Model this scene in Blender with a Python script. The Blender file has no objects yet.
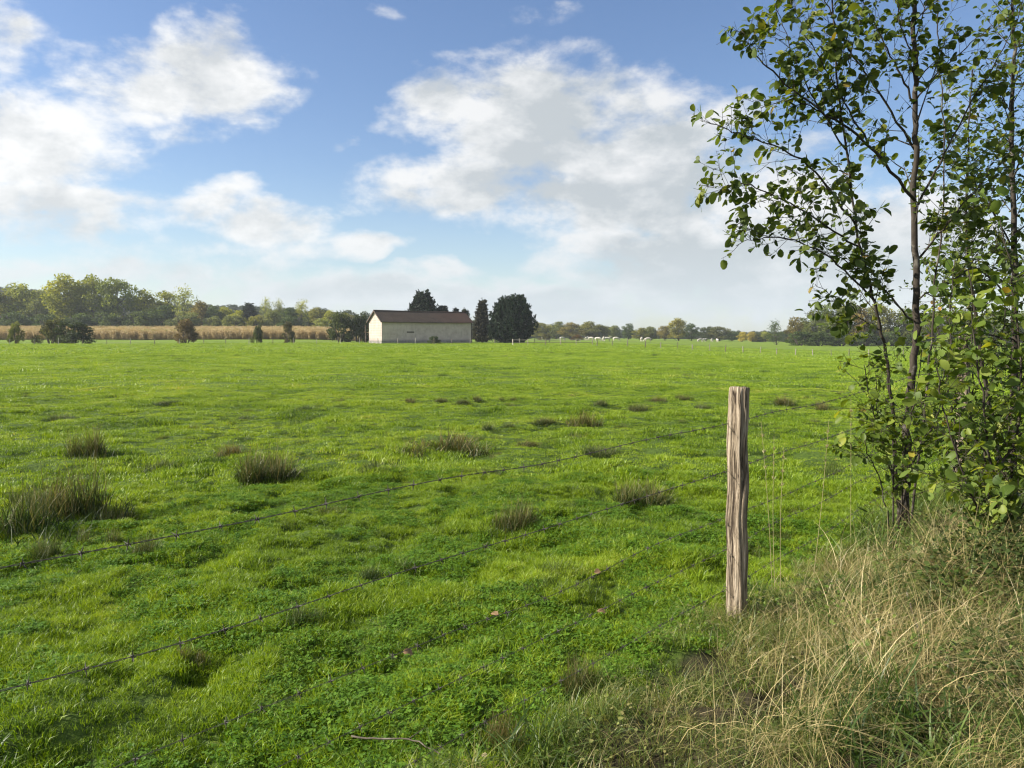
import bpy, math, random
import numpy as np
from mathutils import Vector, Euler, Quaternion
R = math.radians
scn = bpy.context.scene
col = scn.collection
random.seed(7); rng = np.random.default_rng(7)

# ------------------------------------------------------------------ camera, light, exposure
F = 773.0                                  # focal length in pixels of a 1024 wide frame
EYE = 1.6
PITCH = math.atan(48.0 / F)
cam_d = bpy.data.cameras.new('camera'); cam = bpy.data.objects.new('camera', cam_d); col.objects.link(cam)
cam_d.sensor_width = 36.0; cam_d.lens = 36.0 * F / 1024.0
cam_d.clip_start = 0.05; cam_d.clip_end = 20000
cam.location = (0, 0, EYE); cam.rotation_euler = (R(90) - PITCH, 0, 0)
scn.camera = cam

SUN_AZ, SUN_EL = R(94), R(32)             # azimuth counted from straight ahead towards the left
sun_vec = Vector((-math.sin(SUN_AZ) * math.cos(SUN_EL), math.cos(SUN_AZ) * math.cos(SUN_EL), math.sin(SUN_EL)))
sd = bpy.data.lights.new('sun', 'SUN'); sd.energy = 5.0; sd.angle = R(0.5); sd.color = (1.0, 0.93, 0.82)
so = bpy.data.objects.new('sun', sd); col.objects.link(so)
so.rotation_euler = sun_vec.to_track_quat('Z', 'Y').to_euler()

vs = scn.view_settings
vs.view_transform = 'Standard'; vs.look = 'None'; vs.gamma = 1.0; vs.use_curve_mapping = False
vs.exposure = 1.15
HAZE = 0.00018
SKY_STRENGTH = 0.053
scn.cycles.use_denoising = True; scn.cycles.denoiser = 'OPENIMAGEDENOISE'; scn.cycles.denoising_input_passes = 'RGB_ALBEDO_NORMAL'; scn.cycles.denoising_prefilter = 'ACCURATE'; scn.cycles.use_adaptive_sampling = False; scn.cycles.filter_width = 1.2
scn.cycles.max_bounces = 8; scn.cycles.transparent_max_bounces = 8
scn.cycles.diffuse_bounces = 3; scn.cycles.glossy_bounces = 2; scn.cycles.transmission_bounces = 4; scn.cycles.volume_bounces = 0


def pix_dir(px, py):
    u, v = (px - 512) / F, (py - 384) / F
    c, s = math.cos(PITCH), math.sin(PITCH)
    return Vector((u, c - v * s, -s - v * c))


def at(px, py, Y):
    d = pix_dir(px, py); k = Y / d.y
    return Vector((d.x * k, Y, EYE + d.z * k))


def azel(px, py):
    d = pix_dir(px, py).normalized()
    return math.atan2(d.x, d.y), math.asin(d.z)


# ------------------------------------------------------------------ node helper
class NT:
    def __init__(s, nt): s.nt = nt
    def n(s, typ, ins=None, **kw):
        nd = s.nt.nodes.new(typ)
        for k, v in kw.items(): setattr(nd, k, v)
        for k, v in (ins or {}).items():
            sock = nd.inputs[k]
            if isinstance(v, bpy.types.NodeSocket): s.nt.links.new(v, sock)
            elif isinstance(v, bpy.types.Node): s.nt.links.new(v.outputs[0], sock)
            else: sock.default_value = v
        return nd
    def math(s, op, a, b=0.0, c=0.0, clamp=False):
        return s.n('ShaderNodeMath', {0: a, 1: b, 2: c}, operation=op, use_clamp=clamp).outputs[0]
    def mapr(s, v, a, b, c=0.0, d=1.0, smooth=True):
        return s.n('ShaderNodeMapRange', {0: v, 1: a, 2: b, 3: c, 4: d}, interpolation_type='SMOOTHSTEP' if smooth else 'LINEAR').outputs[0]
    def mix(s, f, a, b, mode='MIX'):
        nd = s.nt.nodes.new('ShaderNodeMix'); nd.data_type = 'RGBA'; nd.blend_type = mode
        for i, v in ((0, f), (6, a), (7, b)):
            if isinstance(v, bpy.types.NodeSocket): s.nt.links.new(v, nd.inputs[i])
            else: nd.inputs[i].default_value = v if i == 0 else (*v[:3], 1)
        return nd.outputs[2]
    def noise(s, vec, scale, detail=3, rough=0.55, dist=0.0, lac=2.0):
        return s.n('ShaderNodeTexNoise', {'Vector': vec, 'Scale': scale, 'Detail': detail, 'Roughness': rough, 'Distortion': dist, 'Lacunarity': lac}).outputs[0]
    def ramp(s, fac, stops, interp='LINEAR'):
        nd = s.n('ShaderNodeValToRGB', {0: fac}); cr = nd.color_ramp; cr.interpolation = interp
        while len(cr.elements) < len(stops): cr.elements.new(0.5)
        for e, (p, c) in zip(cr.elements, stops): e.position = p; e.color = (*c, 1)
        return nd.outputs[0]


# ------------------------------------------------------------------ sky with clouds
def cloud_field(t, gi):
    """density of the day's clouds by direction, and a copy sampled towards the sun for their own shading"""
    sx = t.n('ShaderNodeSeparateXYZ', {0: gi})
    v3 = t.n('ShaderNodeVectorMath', {0: gi, 1: (1.0, 1.0, 1.75)}, operation='MULTIPLY').outputs[0]
    az = t.math('ARCTAN2', sx.outputs[0], sx.outputs[1]); el = t.math('ARCSINE', sx.outputs[2])
    w = t.n('ShaderNodeTexNoise', {'Vector': v3, 'Scale': 5.0, 'Detail': 4.0, 'Roughness': .6}).outputs[1]
    w = t.n('ShaderNodeVectorMath', {0: t.n('ShaderNodeVectorMath', {0: w, 1: (.5, .5, .5)}, operation='SUBTRACT').outputs[0], 1: (.14, .08, 0)}, operation='MULTIPLY').outputs[0]
    ae = t.n('ShaderNodeVectorMath', {0: t.n('ShaderNodeCombineXYZ', {0: az, 1: el}).outputs[0], 1: w}, operation='ADD').outputs[0]
    # (px, py, rx, ry, turn, weight): where each cloud of the day stands
    blobs = [(28, 140, 132, 80, 0, .88), (130, 90, 120, 46, 4, .72), (215, 75, 72, 72, -20, .86), (50, 210, 150, 48, 6, .80), (0, 35, 42, 42, 0, .8),
             (150, 245, 200, 30, 0, .55), (268, 226, 98, 30, -6, .78), (190, 205, 75, 30, 12, .78), (372, 247, 60, 16, 4, .72), (150, 268, 190, 28, 0, .82), (330, 285, 180, 26, 0, .74),
             (450, 272, 52, 12, 0, .68), (338, 150, 24, 17, 20, .56), (280, 60, 60, 40, 0, .42), (190, 135, 80, 26, 8, .50),
             (560, 125, 180, 84, 3, .92), (470, 188, 160, 52, 6, .90), (430, 108, 85, 48, 20, .82), (655, 165, 150, 105, 0, 1.0), (575, 205, 120, 50, 0, .92), (640, 246, 110, 34, 0, .95), (720, 265, 200, 90, 0, 1.05),
             (760, 180, 130, 70, 0, .72), (640, 300, 420, 36, 0, .85), (550, 14, 75, 22, 8, .30), (385, 12, 55, 20, 0, .27), (655, 50, 60, 24, 8, .36), (880, 250, 180, 90, 0, .9), (920, 120, 70, 40, 0, .36)]
    b = None
    for (px, py, rx, ry, turn, w) in blobs:
        a0, e0 = azel(px, py)
        m = t.n('ShaderNodeMapping', {'Vector': ae, 'Location': (a0, e0, 0), 'Rotation': (0, 0, R(turn)), 'Scale': (rx / F * .95, ry / F * .95, 1)}, vector_type='TEXTURE').outputs[0]
        ln = t.n('ShaderNodeVectorMath', {0: m}, operation='LENGTH').outputs[1]
        v = t.mapr(ln, 0.15, 1.3, w, 0.0)
        b = v if b is None else t.math('SMOOTH_MAX', b, v, 0.12)
    # elsewhere in the sky (beside and behind the camera): broken cumulus
    other = t.math('MULTIPLY', t.noise(gi, 2.6, 2), t.mapr(sx.outputs[1], 0.62, 0.45, 0.0, 1.0))
    b = t.math('MAXIMUM', b, t.math('MULTIPLY', other, t.mapr(sx.outputs[2], 0.0, .25, .6, 1.0)))
    def fine(v):
        n1 = t.noise(v, 6.5, 8, 0.58, 0.25); n2 = t.noise(v, 21.0, 5, 0.6)
        return t.math('MULTIPLY_ADD', t.math('SUBTRACT', n2, 0.5), 0.95, t.math('MULTIPLY', t.math('SUBTRACT', n1, 0.5), 2.1))
    gate = t.mapr(b, 0.03, 0.3)
    f0 = fine(v3); f1 = fine(t.n('ShaderNodeVectorMath', {0: v3, 1: (-.03, 0, .075)}, operation='ADD').outputs[0])
    return t.math('MULTIPLY', t.math('ADD', b, f0), gate), t.math('MULTIPLY', t.math('ADD', b, f1), gate), b


world = bpy.data.worlds.new('World'); scn.world = world; world.use_nodes = True
world.cycles.sampling_method = 'MANUAL'; world.cycles.sample_map_resolution = 1024
t = NT(world.node_tree); world.node_tree.nodes.clear()
geo = t.n('ShaderNodeTexCoord').outputs['Generated']
sky = t.n('ShaderNodeTexSky', sky_type='NISHITA', sun_disc=False, sun_elevation=SUN_EL, sun_rotation=-SUN_AZ,
          air_density=1.0, dust_density=0.7, ozone_density=2.0, altitude=50).outputs[0]
skyc = t.n('ShaderNodeHueSaturation', {'Saturation': 1.12, 'Value': 1.36, 'Color': sky, 'Fac': 1.0, 'Hue': 0.507}).outputs[0]
d0, d1, bl = cloud_field(t, geo)
alpha = t.mapr(d0, 0.22, 0.86)
thick = t.mapr(t.math('ADD', t.math('MULTIPLY', d1, 0.6), t.math('MULTIPLY', bl, 0.4)), 0.38, 1.15)
shade = t.math('MULTIPLY_ADD', t.math('SUBTRACT', d1, d0), 0.85, thick, clamp=True)
sz = t.n('ShaderNodeSeparateXYZ', {0: geo})
lit = t.mapr(sz.outputs[0], .25, -.6)
ccol = t.mix(shade, t.mix(lit, (7.7, 7.75, 7.8), (8.9, 8.9, 8.8)), t.mix(lit, (4.7, 5.1, 5.35), (6.2, 6.4, 6.5)))
# towards the horizon the cloud veil turns bluer
ccol = t.mix(t.mapr(sz.outputs[2], 0.15, 0.02, 0, .75), ccol, (5.3, 6.0, 6.5))
sky_low = t.mix(t.mapr(sz.outputs[2], 0.22, 0.0, 0, .30), skyc, (4.9, 6.1, 7.2))
final = t.mix(t.math('MULTIPLY', alpha, 0.95), sky_low, ccol)
bg = t.n('ShaderNodeBackground', {'Color': final, 'Strength': SKY_STRENGTH})
t.n('ShaderNodeOutputWorld', {'Surface': bg.outputs[0]})


# ------------------------------------------------------------------ noise and terrain height
def _hash(ix, iy, seed):
    h = (ix.astype(np.int64) * 374761393 + iy.astype(np.int64) * 668265263 + seed * 982451653) & 0xFFFFFFFF
    h = ((h ^ (h >> 13)) * 1274126177) & 0xFFFFFFFF
    h = (h ^ (h >> 16)) & 0xFFFFFF
    return h / float(0xFFFFFF)
def vnoise(x, y, seed=0):
    x = np.asarray(x, float); y = np.asarray(y, float)
    ix, iy = np.floor(x), np.floor(y); fx, fy = x - ix, y - iy
    fx = fx * fx * fx * (fx * (fx * 6 - 15) + 10); fy = fy * fy * fy * (fy * (fy * 6 - 15) + 10)
    a, b = _hash(ix, iy, seed), _hash(ix + 1, iy, seed); c, d = _hash(ix, iy + 1, seed), _hash(ix + 1, iy + 1, seed)
    return (a + (b - a) * fx) * (1 - fy) + (c + (d - c) * fx) * fy
def sm(a, b, x):
    k = np.clip((np.asarray(x, float) - a) / (b - a), 0, 1); return k * k * (3 - 2 * k)

P0 = np.array((1.25, 4.30)); TD = np.array((2.32, 2.68)); TD = TD / np.hypot(*TD); ND = np.array((TD[1], -TD[0]))
def fence_d(x, y): return (np.asarray(x) - P0[0]) * ND[0] + (np.asarray(y) - P0[1]) * ND[1]

def H(x, y):
    x = np.asarray(x, float); y = np.asarray(y, float)
    r = np.hypot(x, y); u = x / np.maximum(np.abs(y), 1.0)
    near = 1 - sm(60, 200, r)
    z = (vnoise(x / 1.1, y / 1.1, 1) - .5) * 0.11 * near + (vnoise(x / .38, y / .38, 2) - .5) * 0.08 * (1 - sm(20, 60, r))
    z += (vnoise(x / .15, y / .15, 6) - .5) * .045 * (1 - sm(9, 22, r))
    z -= np.clip(vnoise(x / .30 + 7, y / .30, 4) - .66, 0, 1) * .22 * (1 - sm(12, 30, r))
    z = z * (1 - np.exp(-((x - P0[0]) ** 2 + (y - P0[1]) ** 2) / .30))
    z += (vnoise(x / 14, y / 14, 3) - .5) * 0.25 * sm(6, 25, r)
    d = fence_d(x, y)
    z += 0.30 * sm(0.4, 1.8, d) * sm(2.2, 4.6, y) * (1 - sm(14, 40, y))
    z += 0.10 * sm(0.3, 1.2, d) * sm(1, 2.5, y) * (vnoise(x / .8, y / .8, 5)) * (1 - sm(14, 40, y))
    z += np.where(y > 0, -1.4 * sm(.10, .42, u) * sm(25, 120, y), 0)
    z += np.where(y > 0, 3.3 * sm(-.10, -.28, u) * sm(150, 360, y), 0)
    # wooded hills far behind
    z += np.where(y > 0, 24 * sm(-.32, -.72, u) * sm(480, 800, y) + 14 * sm(-.05, -.4, u) * sm(430, 700, y), 0)
    z += np.where(y > 0, 5 * np.exp(-((u - .07) / .10) ** 2) * sm(600, 900, y) + 0 * u * sm(600, 900, y), 0)
    return z
def h1(x, y): return float(H(np.array([x]), np.array([y]))[0])
def ground(px, py):
    d = pix_dir(px, py); Y = 5.0
    lo, hi = 1.0, 600.0
    ys = np.geomspace(lo, hi, 4000); xs = d.x / d.y * ys; zs = EYE + d.z / d.y * ys
    below = np.nonzero(zs < H(xs, ys))[0]
    i = below[0] if len(below) else len(ys) - 1
    return Vector((xs[i], ys[i], float(H(xs[i:i + 1], ys[i:i + 1])[0])))


# ------------------------------------------------------------------ mesh helpers
class G:
    """collects vertices and faces; build() links them as one mesh object"""
    def __init__(s): s.v = []; s.f = []; s.a = []; s.n = 0
    def add(s, v, faces, var=0.5):
        v = np.asarray(v, float).reshape(-1, 3)
        s.v.append(v)
        for f in faces if isinstance(faces, list) else [faces]:
            f = np.asarray(f, np.int64)
            if f.size: s.f.append(f + s.n)
        s.a.append(np.broadcast_to(np.asarray(var, float), (len(v),)).copy())
        s.n += len(v)
    def mesh(s, name, mat, smooth=False):
        me = bpy.data.meshes.new(name)
        v = np.concatenate(s.v); me.vertices.add(len(v)); me.vertices.foreach_set('co', v.astype(np.float32).ravel())
        loops = np.concatenate([f.ravel() for f in s.f]); tot = np.concatenate([np.full(len(f), f.shape[1]) for f in s.f])
        me.loops.add(len(loops)); me.loops.foreach_set('vertex_index', loops.astype(np.int32))
        me.polygons.add(len(tot)); me.polygons.foreach_set('loop_start', (np.cumsum(tot) - tot).astype(np.int32))
        try: me.polygons.foreach_set('loop_total', tot.astype(np.int32))
        except Exception: pass
        me.update(calc_edges=True)
        if smooth: me.polygons.foreach_set('use_smooth', np.ones(len(tot), bool))
        at_ = me.attributes.new('var', 'FLOAT', 'POINT'); at_.data.foreach_set('value', np.concatenate(s.a).astype(np.float32))
        if mat: me.materials.append(mat)
        return me
    def build(s, name, mat, parent=None, smooth=False, loc=None):
        me = s.mesh(name, mat, smooth)
        if not smooth: me.polygons.foreach_set('use_smooth', np.zeros(len(me.polygons), bool))
        o = bpy.data.objects.new(name, me); col.objects.link(o)
        if loc is not None: o.location = loc
        if parent: o.parent = parent
        return o

def tag(o, label=None, cat=None, group=None, kind=None):
    for k, v in (('label', label), ('category', cat), ('group', group), ('kind', kind)):
        if v: o[k] = v
    return o
def empty(name, loc=(0, 0, 0), rz=0.0):
    o = bpy.data.objects.new(name, None); col.objects.link(o); o.location = loc; o.rotation_euler = (0, 0, rz)
    o.empty_display_size = .3
    return o
def copy_tree(o, parent=None):
    c = o.copy(); col.objects.link(c)
    if parent: c.parent = parent
    for ch in list(o.children): copy_tree(ch, c)
    return c
def struct(o): o['kind'] = 'structure'; return o

def tube(pts, rad, n=6, cap=True):
    pts = np.asarray(pts, float); m = len(pts)
    rad = np.broadcast_to(np.asarray(rad, float), (m,))
    tg = np.gradient(pts, axis=0); tg /= np.linalg.norm(tg, axis=1, keepdims=True) + 1e-9
    ref = np.array((0, 0, 1.0)) if abs(tg[0][2]) < .9 else np.array((1.0, 0, 0))
    a = np.cross(np.broadcast_to(ref, tg.shape), tg); a /= np.linalg.norm(a, axis=1, keepdims=True) + 1e-9
    b = np.cross(tg, a)
    th = np.arange(n) * 2 * math.pi / n
    v = pts[:, None] + rad[:, None, None] * (a[:, None] * np.cos(th)[None, :, None] + b[:, None] * np.sin(th)[None, :, None])
    i = np.arange(m - 1)[:, None] * n; j = np.arange(n)[None]; k = (j + 1) % n
    q = np.stack([i + j, i + k, i + n + k, i + n + j], -1).reshape(-1, 4)
    fs = [q]
    if cap: fs += [np.arange(n)[::-1][None], (np.arange(n) + (m - 1) * n)[None]]
    return v.reshape(-1, 3), fs
def box(c, s, rz=0.0):
    c = np.asarray(c, float); h = np.asarray(s, float) / 2
    v = np.array([(x, y, z) for z in (-1, 1) for y in (-1, 1) for x in (-1, 1)], float) * h
    if rz: v = v @ np.array(((math.cos(rz), math.sin(rz), 0), (-math.sin(rz), math.cos(rz), 0), (0, 0, 1)))
    return v + c, [np.array(((0, 2, 3, 1), (4, 5, 7, 6), (0, 1, 5, 4), (2, 6, 7, 3), (0, 4, 6, 2), (1, 3, 7, 5)))]
def spline(pts, n):
    """Catmull-Rom through the points"""
    p = np.asarray(pts, float)
    if len(p) < 3:
        k = np.linspace(0, 1, n)[:, None]; return p[0] * (1 - k) + p[-1] * k
    p = np.vstack([2 * p[0] - p[1], p, 2 * p[-1] - p[-2]]); out = []
    for tt in np.linspace(0, len(p) - 3 - 1e-6, n):
        i = int(tt); f = tt - i; a, b, c, d = p[i:i + 4]
        out.append(.5 * ((2 * b) + (-a + c) * f + (2 * a - 5 * b + 4 * c - d) * f * f + (-a + 3 * b - 3 * c + d) * f ** 3))
    return np.array(out)


# ------------------------------------------------------------------ materials
def material(name):
    m = bpy.data.materials.new(name); m.use_nodes = True; m.node_tree.nodes.clear(); return m, NT(m.node_tree)
def finish(t, color, rough=.6, spec=.3, bump=None, bstr=.3, bdist=.02, trans=0.0, tcol=None):
    ins = {'Base Color': color, 'Roughness': rough, 'Specular IOR Level': spec}
    p = t.n('ShaderNodeBsdfPrincipled', {k: v for k, v in ins.items()})
    if bump is not None:
        bn = t.n('ShaderNodeBump', {'Height': bump, 'Strength': bstr, 'Distance': bdist})
        t.nt.links.new(bn.outputs[0], p.inputs['Normal'])
    out = p.outputs[0]
    if trans:
        tr = t.n('ShaderNodeBsdfTranslucent', {'Color': tcol if tcol is not None else color})
        out = t.n('ShaderNodeMixShader', {0: trans, 1: p.outputs[0], 2: tr.outputs[0]}).outputs[0]
    t.n('ShaderNodeOutputMaterial', {'Surface': out})
def leaf_mat(name, stops, trans=.35, rough=.5, spec=.35, tmul=(1.25, 1.2, .55), use_obj=True, inst=False, wscale=None):
    m, t = material(name)
    var = t.n('ShaderNodeAttribute', attribute_name='var').outputs['Fac']
    if inst:
        ti = t.n('ShaderNodeAttribute', attribute_name='tint', attribute_type='INSTANCER').outputs['Fac']
        var = t.math('ADD', t.math('MULTIPLY', var, .55), t.math('MULTIPLY', ti, .45))
    if wscale:
        pos = t.n('ShaderNodeNewGeometry').outputs['Position']
        var = t.math('MULTIPLY_ADD', t.math('SUBTRACT', t.noise(pos, wscale, 3), .5), .9, var, clamp=True)
    c = t.ramp(var, stops)
    if use_obj:
        c = t.mix(1.0, c, t.n('ShaderNodeObjectInfo').outputs['Color'], 'MULTIPLY')
    tc = t.mix(1.0, c, tmul, 'MULTIPLY')
    finish(t, c, rough, spec, trans=trans, tcol=tc)
    return m

M = {}
M['grass'] = leaf_mat('grass_blade', [(0, (.018, .05, .004)), (.22, (.08, .155, .007)), (.55, (.215, .322, .012)), (.88, (.33, .41, .04)), (1, (.46, .37, .15))], .36, .45, .35, (1.3, 1.2, .4), False, True, .55)
M['clover'] = leaf_mat('clover_leaf', [(0, (.05, .12, .010)), (.6, (.11, .21, .016)), (1, (.20, .30, .04))], .35, .6, .2, (1.2, 1.2, .5), False, True)
M['rush'] = leaf_mat('rush_blade', [(0, (.018, .036, .007)), (.4, (.045, .07, .013)), (.65, (.09, .105, .026)), (.82, (.17, .14, .06)), (1, (.33, .27, .15))], .25, .5, .3, (1.2, 1.1, .6), True)
M['rank'] = leaf_mat('rank_grass_blade', [(0, (.02, .045, .007)), (.5, (.05, .09, .012)), (.8, (.10, .12, .028)), (1, (.24, .20, .09))], .3, .5, .3, (1.2, 1.15, .5), False, True)
M['straw'] = leaf_mat('straw_blade', [(0, (.09, .12, .02)), (.28, (.22, .20, .07)), (.55, (.42, .335, .15)), (.85, (.58, .48, .26)), (1, (.68, .60, .40))], .25, .5, .35, (1.1, 1.05, .7), False, True)
M['verge'] = leaf_mat('verge_blade', [(0, (.03, .065, .010)), (.3, (.085, .14, .02)), (.5, (.16, .20, .04)), (.75, (.28, .245, .09)), (1, (.46, .38, .20))], .35, .45, .4, (1.2, 1.15, .55), False, True)
M['herb'] = leaf_mat('herb_leaf', [(0, (.05, .095, .018)), (.5, (.10, .165, .03)), (.9, (.17, .22, .045)), (1, (.32, .29, .07))], .35, .6, .18, (1.2, 1.15, .5), False, True)
M['bramble'] = leaf_mat('bramble_leaf', [(0, (.025, .042, .010)), (.6, (.05, .075, .018)), (.9, (.09, .10, .028)), (1, (.18, .10, .04))], .3, .65, .12, (1.2, 1.1, .5), False, True)
M['alder'] = leaf_mat('alder_leaf', [(0, (.035, .062, .012)), (.55, (.08, .115, .022)), (.86, (.14, .17, .034)), (.965, (.20, .21, .035)), (1, (.24, .12, .04))], .38, .5, .22, (1.6, 1.5, .42), True)
M['tree'] = leaf_mat('tree_leaf', [(0, (.5, .55, .5)), (.5, (.95, .98, .85)), (1, (1.5, 1.4, 1.0))], .4, .6, .2, (1.2, 1.15, .6), True)
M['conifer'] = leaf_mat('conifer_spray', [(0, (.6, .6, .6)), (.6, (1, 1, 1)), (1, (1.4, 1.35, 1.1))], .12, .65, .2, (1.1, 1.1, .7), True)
M['maize'] = leaf_mat('maize_leaf', [(0, (.24, .18, .075)), (.5, (.43, .325, .16)), (.9, (.56, .46, .27)), (1, (.28, .30, .08))], .25, .6, .2, (1.1, 1.0, .7), False, True, .03)

def bark_mat(name, a, b, c):
    m, t = material(name)
    p = t.n('ShaderNodeTexCoord').outputs['Object']
    v = t.n('ShaderNodeMapping', {'Vector': p, 'Scale': (22, 22, 6)}).outputs[0]
    n = t.noise(v, 1.0, 5, .65); n2 = t.noise(p, 9, 4, .6)
    colr = t.mix(t.mapr(n2, .55, .68), t.ramp(n, [(.3, a), (.7, b)]), c)
    finish(t, colr, .85, .2, n, .5, .006); return m
M['alder_bark'] = bark_mat('alder_bark', (.022, .018, .014), (.065, .053, .040), (.13, .12, .10))
M['tree_bark'] = bark_mat('tree_bark', (.05, .04, .03), (.12, .10, .08), (.17, .16, .13))
M['twig'] = bark_mat('twig_bark', (.05, .04, .03), (.12, .10, .075), (.2, .17, .14))

m, t = material('post_wood'); M['post'] = m
p = t.n('ShaderNodeTexCoord').outputs['Object']
v = t.n('ShaderNodeMapping', {'Vector': p, 'Scale': (85, 85, 3.6)}).outputs[0]
g1 = t.noise(v, 1.0, 6, .7, .6); g2 = t.noise(t.n('ShaderNodeMapping', {'Vector': p, 'Scale': (24, 24, 2.0)}).outputs[0], 1.0, 4, .6, .8)
g3 = t.noise(p, 6, 4, .6)
c = t.ramp(g1, [(.37, (.03, .022, .015)), (.45, (.18, .14, .095)), (.57, (.36, .295, .215)), (.75, (.55, .475, .375))])
c = t.mix(t.mapr(g2, .46, .37), c, (.05, .036, .026))
c = t.mix(t.mapr(g3, .52, .72, 0, .55), c, (.25, .20, .14))
finish(t, c, .85, .2, t.math('ADD', g1, t.math('MULTIPLY', g2, 1.5)), 1.0, .014)
m, t = material('far_post_wood'); M['farpost'] = m
p = t.n('ShaderNodeNewGeometry').outputs['Position']; rnd = t.n('ShaderNodeObjectInfo').outputs['Random']
finish(t, t.mix(1.0, t.n('ShaderNodeObjectInfo').outputs['Color'], t.ramp(rnd, [(0, (.10, .08, .06)), (.6, (.20, .175, .145)), (1, (.40, .37, .32))]), 'MULTIPLY'), .85, .2)
m, t = material('wire_metal'); M['wire'] = m
p = t.n('ShaderNodeTexCoord').outputs['Object']
n = t.noise(p, 40, 4)
mt = t.n('ShaderNodeBsdfPrincipled', {'Base Color': t.ramp(n, [(.35, (.03, .024, .02)), (.6, (.055, .047, .04)), (.75, (.11, .10, .09))]), 'Metallic': .1, 'Roughness': .75})
t.n('ShaderNodeOutputMaterial', {'Surface': mt.outputs[0]})

m, t = material('meadow_soil'); M['ground'] = m
pos = t.n('ShaderNodeNewGeometry').outputs['Position']
dist = t.n('ShaderNodeVectorMath', {0: pos}, operation='LENGTH').outputs[1]
nA = t.noise(pos, .06, 4, .6); nB = t.noise(pos, .5, 5, .65); nC = t.noise(pos, 3.5, 5, .65); nD = t.noise(pos, 24, 4, .7)
c = t.ramp(t.math('ADD', t.math('MULTIPLY', nB, .6), t.math('MULTIPLY', nC, .4)), [(.32, (.045, .07, .008)), (.45, (.105, .165, .012)), (.58, (.155, .22, .015)), (.72, (.20, .245, .03))])
c = t.mix(t.mapr(nA, .5, .68, 0, .5), c, (.155, .19, .035))
c = t.mix(t.mapr(nD, .56, .74, 0, .5), c, (.05, .06, .015))
shaded_thatch = t.ramp(nD, [(.3, (.02, .035, .006)), (.55, (.06, .10, .011)), (.75, (.11, .13, .024))])  # soil and thatch, coloured darker for the shade in gaps between blades
c = t.mix(t.mapr(dist, 14, 60, 1, 0), c, shaded_thatch)
sx = t.n('ShaderNodeSeparateXYZ', {0: pos})
dd = t.math('ADD', t.math('MULTIPLY', t.math('SUBTRACT', sx.outputs[0], float(P0[0])), float(ND[0])), t.math('MULTIPLY', t.math('SUBTRACT', sx.outputs[1], float(P0[1])), float(ND[1])))
dd = t.math('MULTIPLY_ADD', t.math('SUBTRACT', nC, .5), .8, dd)
bank = t.math('MULTIPLY', t.mapr(dd, -.05, .3), t.mapr(dist, 16, 30, 1, 0))
soil = t.ramp(nD, [(.3, (.018, .016, .009)), (.55, (.045, .038, .018)), (.75, (.10, .08, .04))])
c = t.mix(bank, c, soil)
bh = t.math('ADD', t.math('MULTIPLY', nC, .6), t.math('MULTIPLY', nD, .25))
finish(t, c, .85, .15, bh, .55, .12)

m, t = material('barn_render'); M['render'] = m
p = t.n('ShaderNodeTexCoord').outputs['Object']
n = t.noise(p, .8, 5, .65); n2 = t.noise(t.n('ShaderNodeMapping', {'Vector': p, 'Scale': (2.5, 2.5, .35)}).outputs[0], 1, 4, .6)
zz = t.n('ShaderNodeSeparateXYZ', {0: p}).outputs[2]
c = t.ramp(n, [(.3, (.40, .33, .285)), (.5, (.48, .40, .35)), (.7, (.55, .47, .41))])
c = t.mix(t.mapr(n2, .52, .70, 0, .45), c, (.30, .28, .25))
br = t.n('ShaderNodeTexBrick', {'Vector': t.n('ShaderNodeMapping', {'Vector': p, 'Rotation': (R(90), 0, 0)}).outputs[0], 'Scale': 1.0, 'Mortar Size': .012, 'Brick Width': .5, 'Row Height': .25, 'Color1': (1, 1, 1, 1), 'Color2': (.9, .9, .9, 1), 'Mortar': (.78, .78, .78, 1)})
c = t.mix(.8, c, br.outputs[0], 'MULTIPLY')
c = t.mix(t.math('MULTIPLY', t.mapr(zz, 1.1, .2), t.mapr(n, .3, .6, .35, 1)), c, (.20, .19, .17))
finish(t, c, .9, .1, n, .3, .02)
m, t = material('plinth_stone'); M['plinth'] = m
p = t.n('ShaderNodeTexCoord').outputs['Object']
finish(t, t.ramp(t.noise(p, 3, 4), [(.3, (.14, .13, .12)), (.7, (.30, .28, .25))]), .9, .1)
m, t = material('roof_tile'); M['roof'] = m
p = t.n('ShaderNodeTexCoord').outputs['Object']
w = t.n('ShaderNodeTexWave', {'Vector': p, 'Scale': 1.3, 'Distortion': .4, 'Detail': 2}, wave_type='BANDS', bands_direction='X').outputs[1]
n = t.noise(p, .5, 5, .7); n2 = t.noise(p, 4, 4, .7)
xx = t.n('ShaderNodeSeparateXYZ', {0: p}).outputs[0]
c = t.ramp(t.math('ADD', t.math('MULTIPLY', n, .6), t.math('MULTIPLY', n2, .4)), [(.3, (.032, .025, .019)), (.5, (.060, .044, .032)), (.7, (.090, .064, .046))])
c = t.mix(t.math('MULTIPLY', t.mapr(xx, 9, 19, 0, .8), t.mapr(n2, .35, .6)), c, (.085, .042, .03))
c = t.mix(t.mapr(w, .75, .95, 0, .5), c, (.03, .025, .02))
finish(t, c, .85, .2, w, .5, .05)
m, t = material('dark_opening'); M['dark'] = m
finish(t, t.ramp(t.noise(t.n('ShaderNodeTexCoord').outputs['Object'], 6), [(.3, (.012, .011, .01)), (.7, (.035, .03, .026))]), .9, .1)
m, t = material('barn_timber'); M['timber'] = m
finish(t, t.ramp(t.noise(t.n('ShaderNodeTexCoord').outputs['Object'], 5), [(.3, (.06, .045, .035)), (.7, (.15, .12, .10))]), .85, .15)
m, t = material('cow_hide'); M['cow'] = m
finish(t, t.ramp(t.noise(t.n('ShaderNodeTexCoord').outputs['Object'], 3, 3), [(.3, (.38, .34, .28)), (.7, (.56, .52, .46))]), .8, .2)
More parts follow.
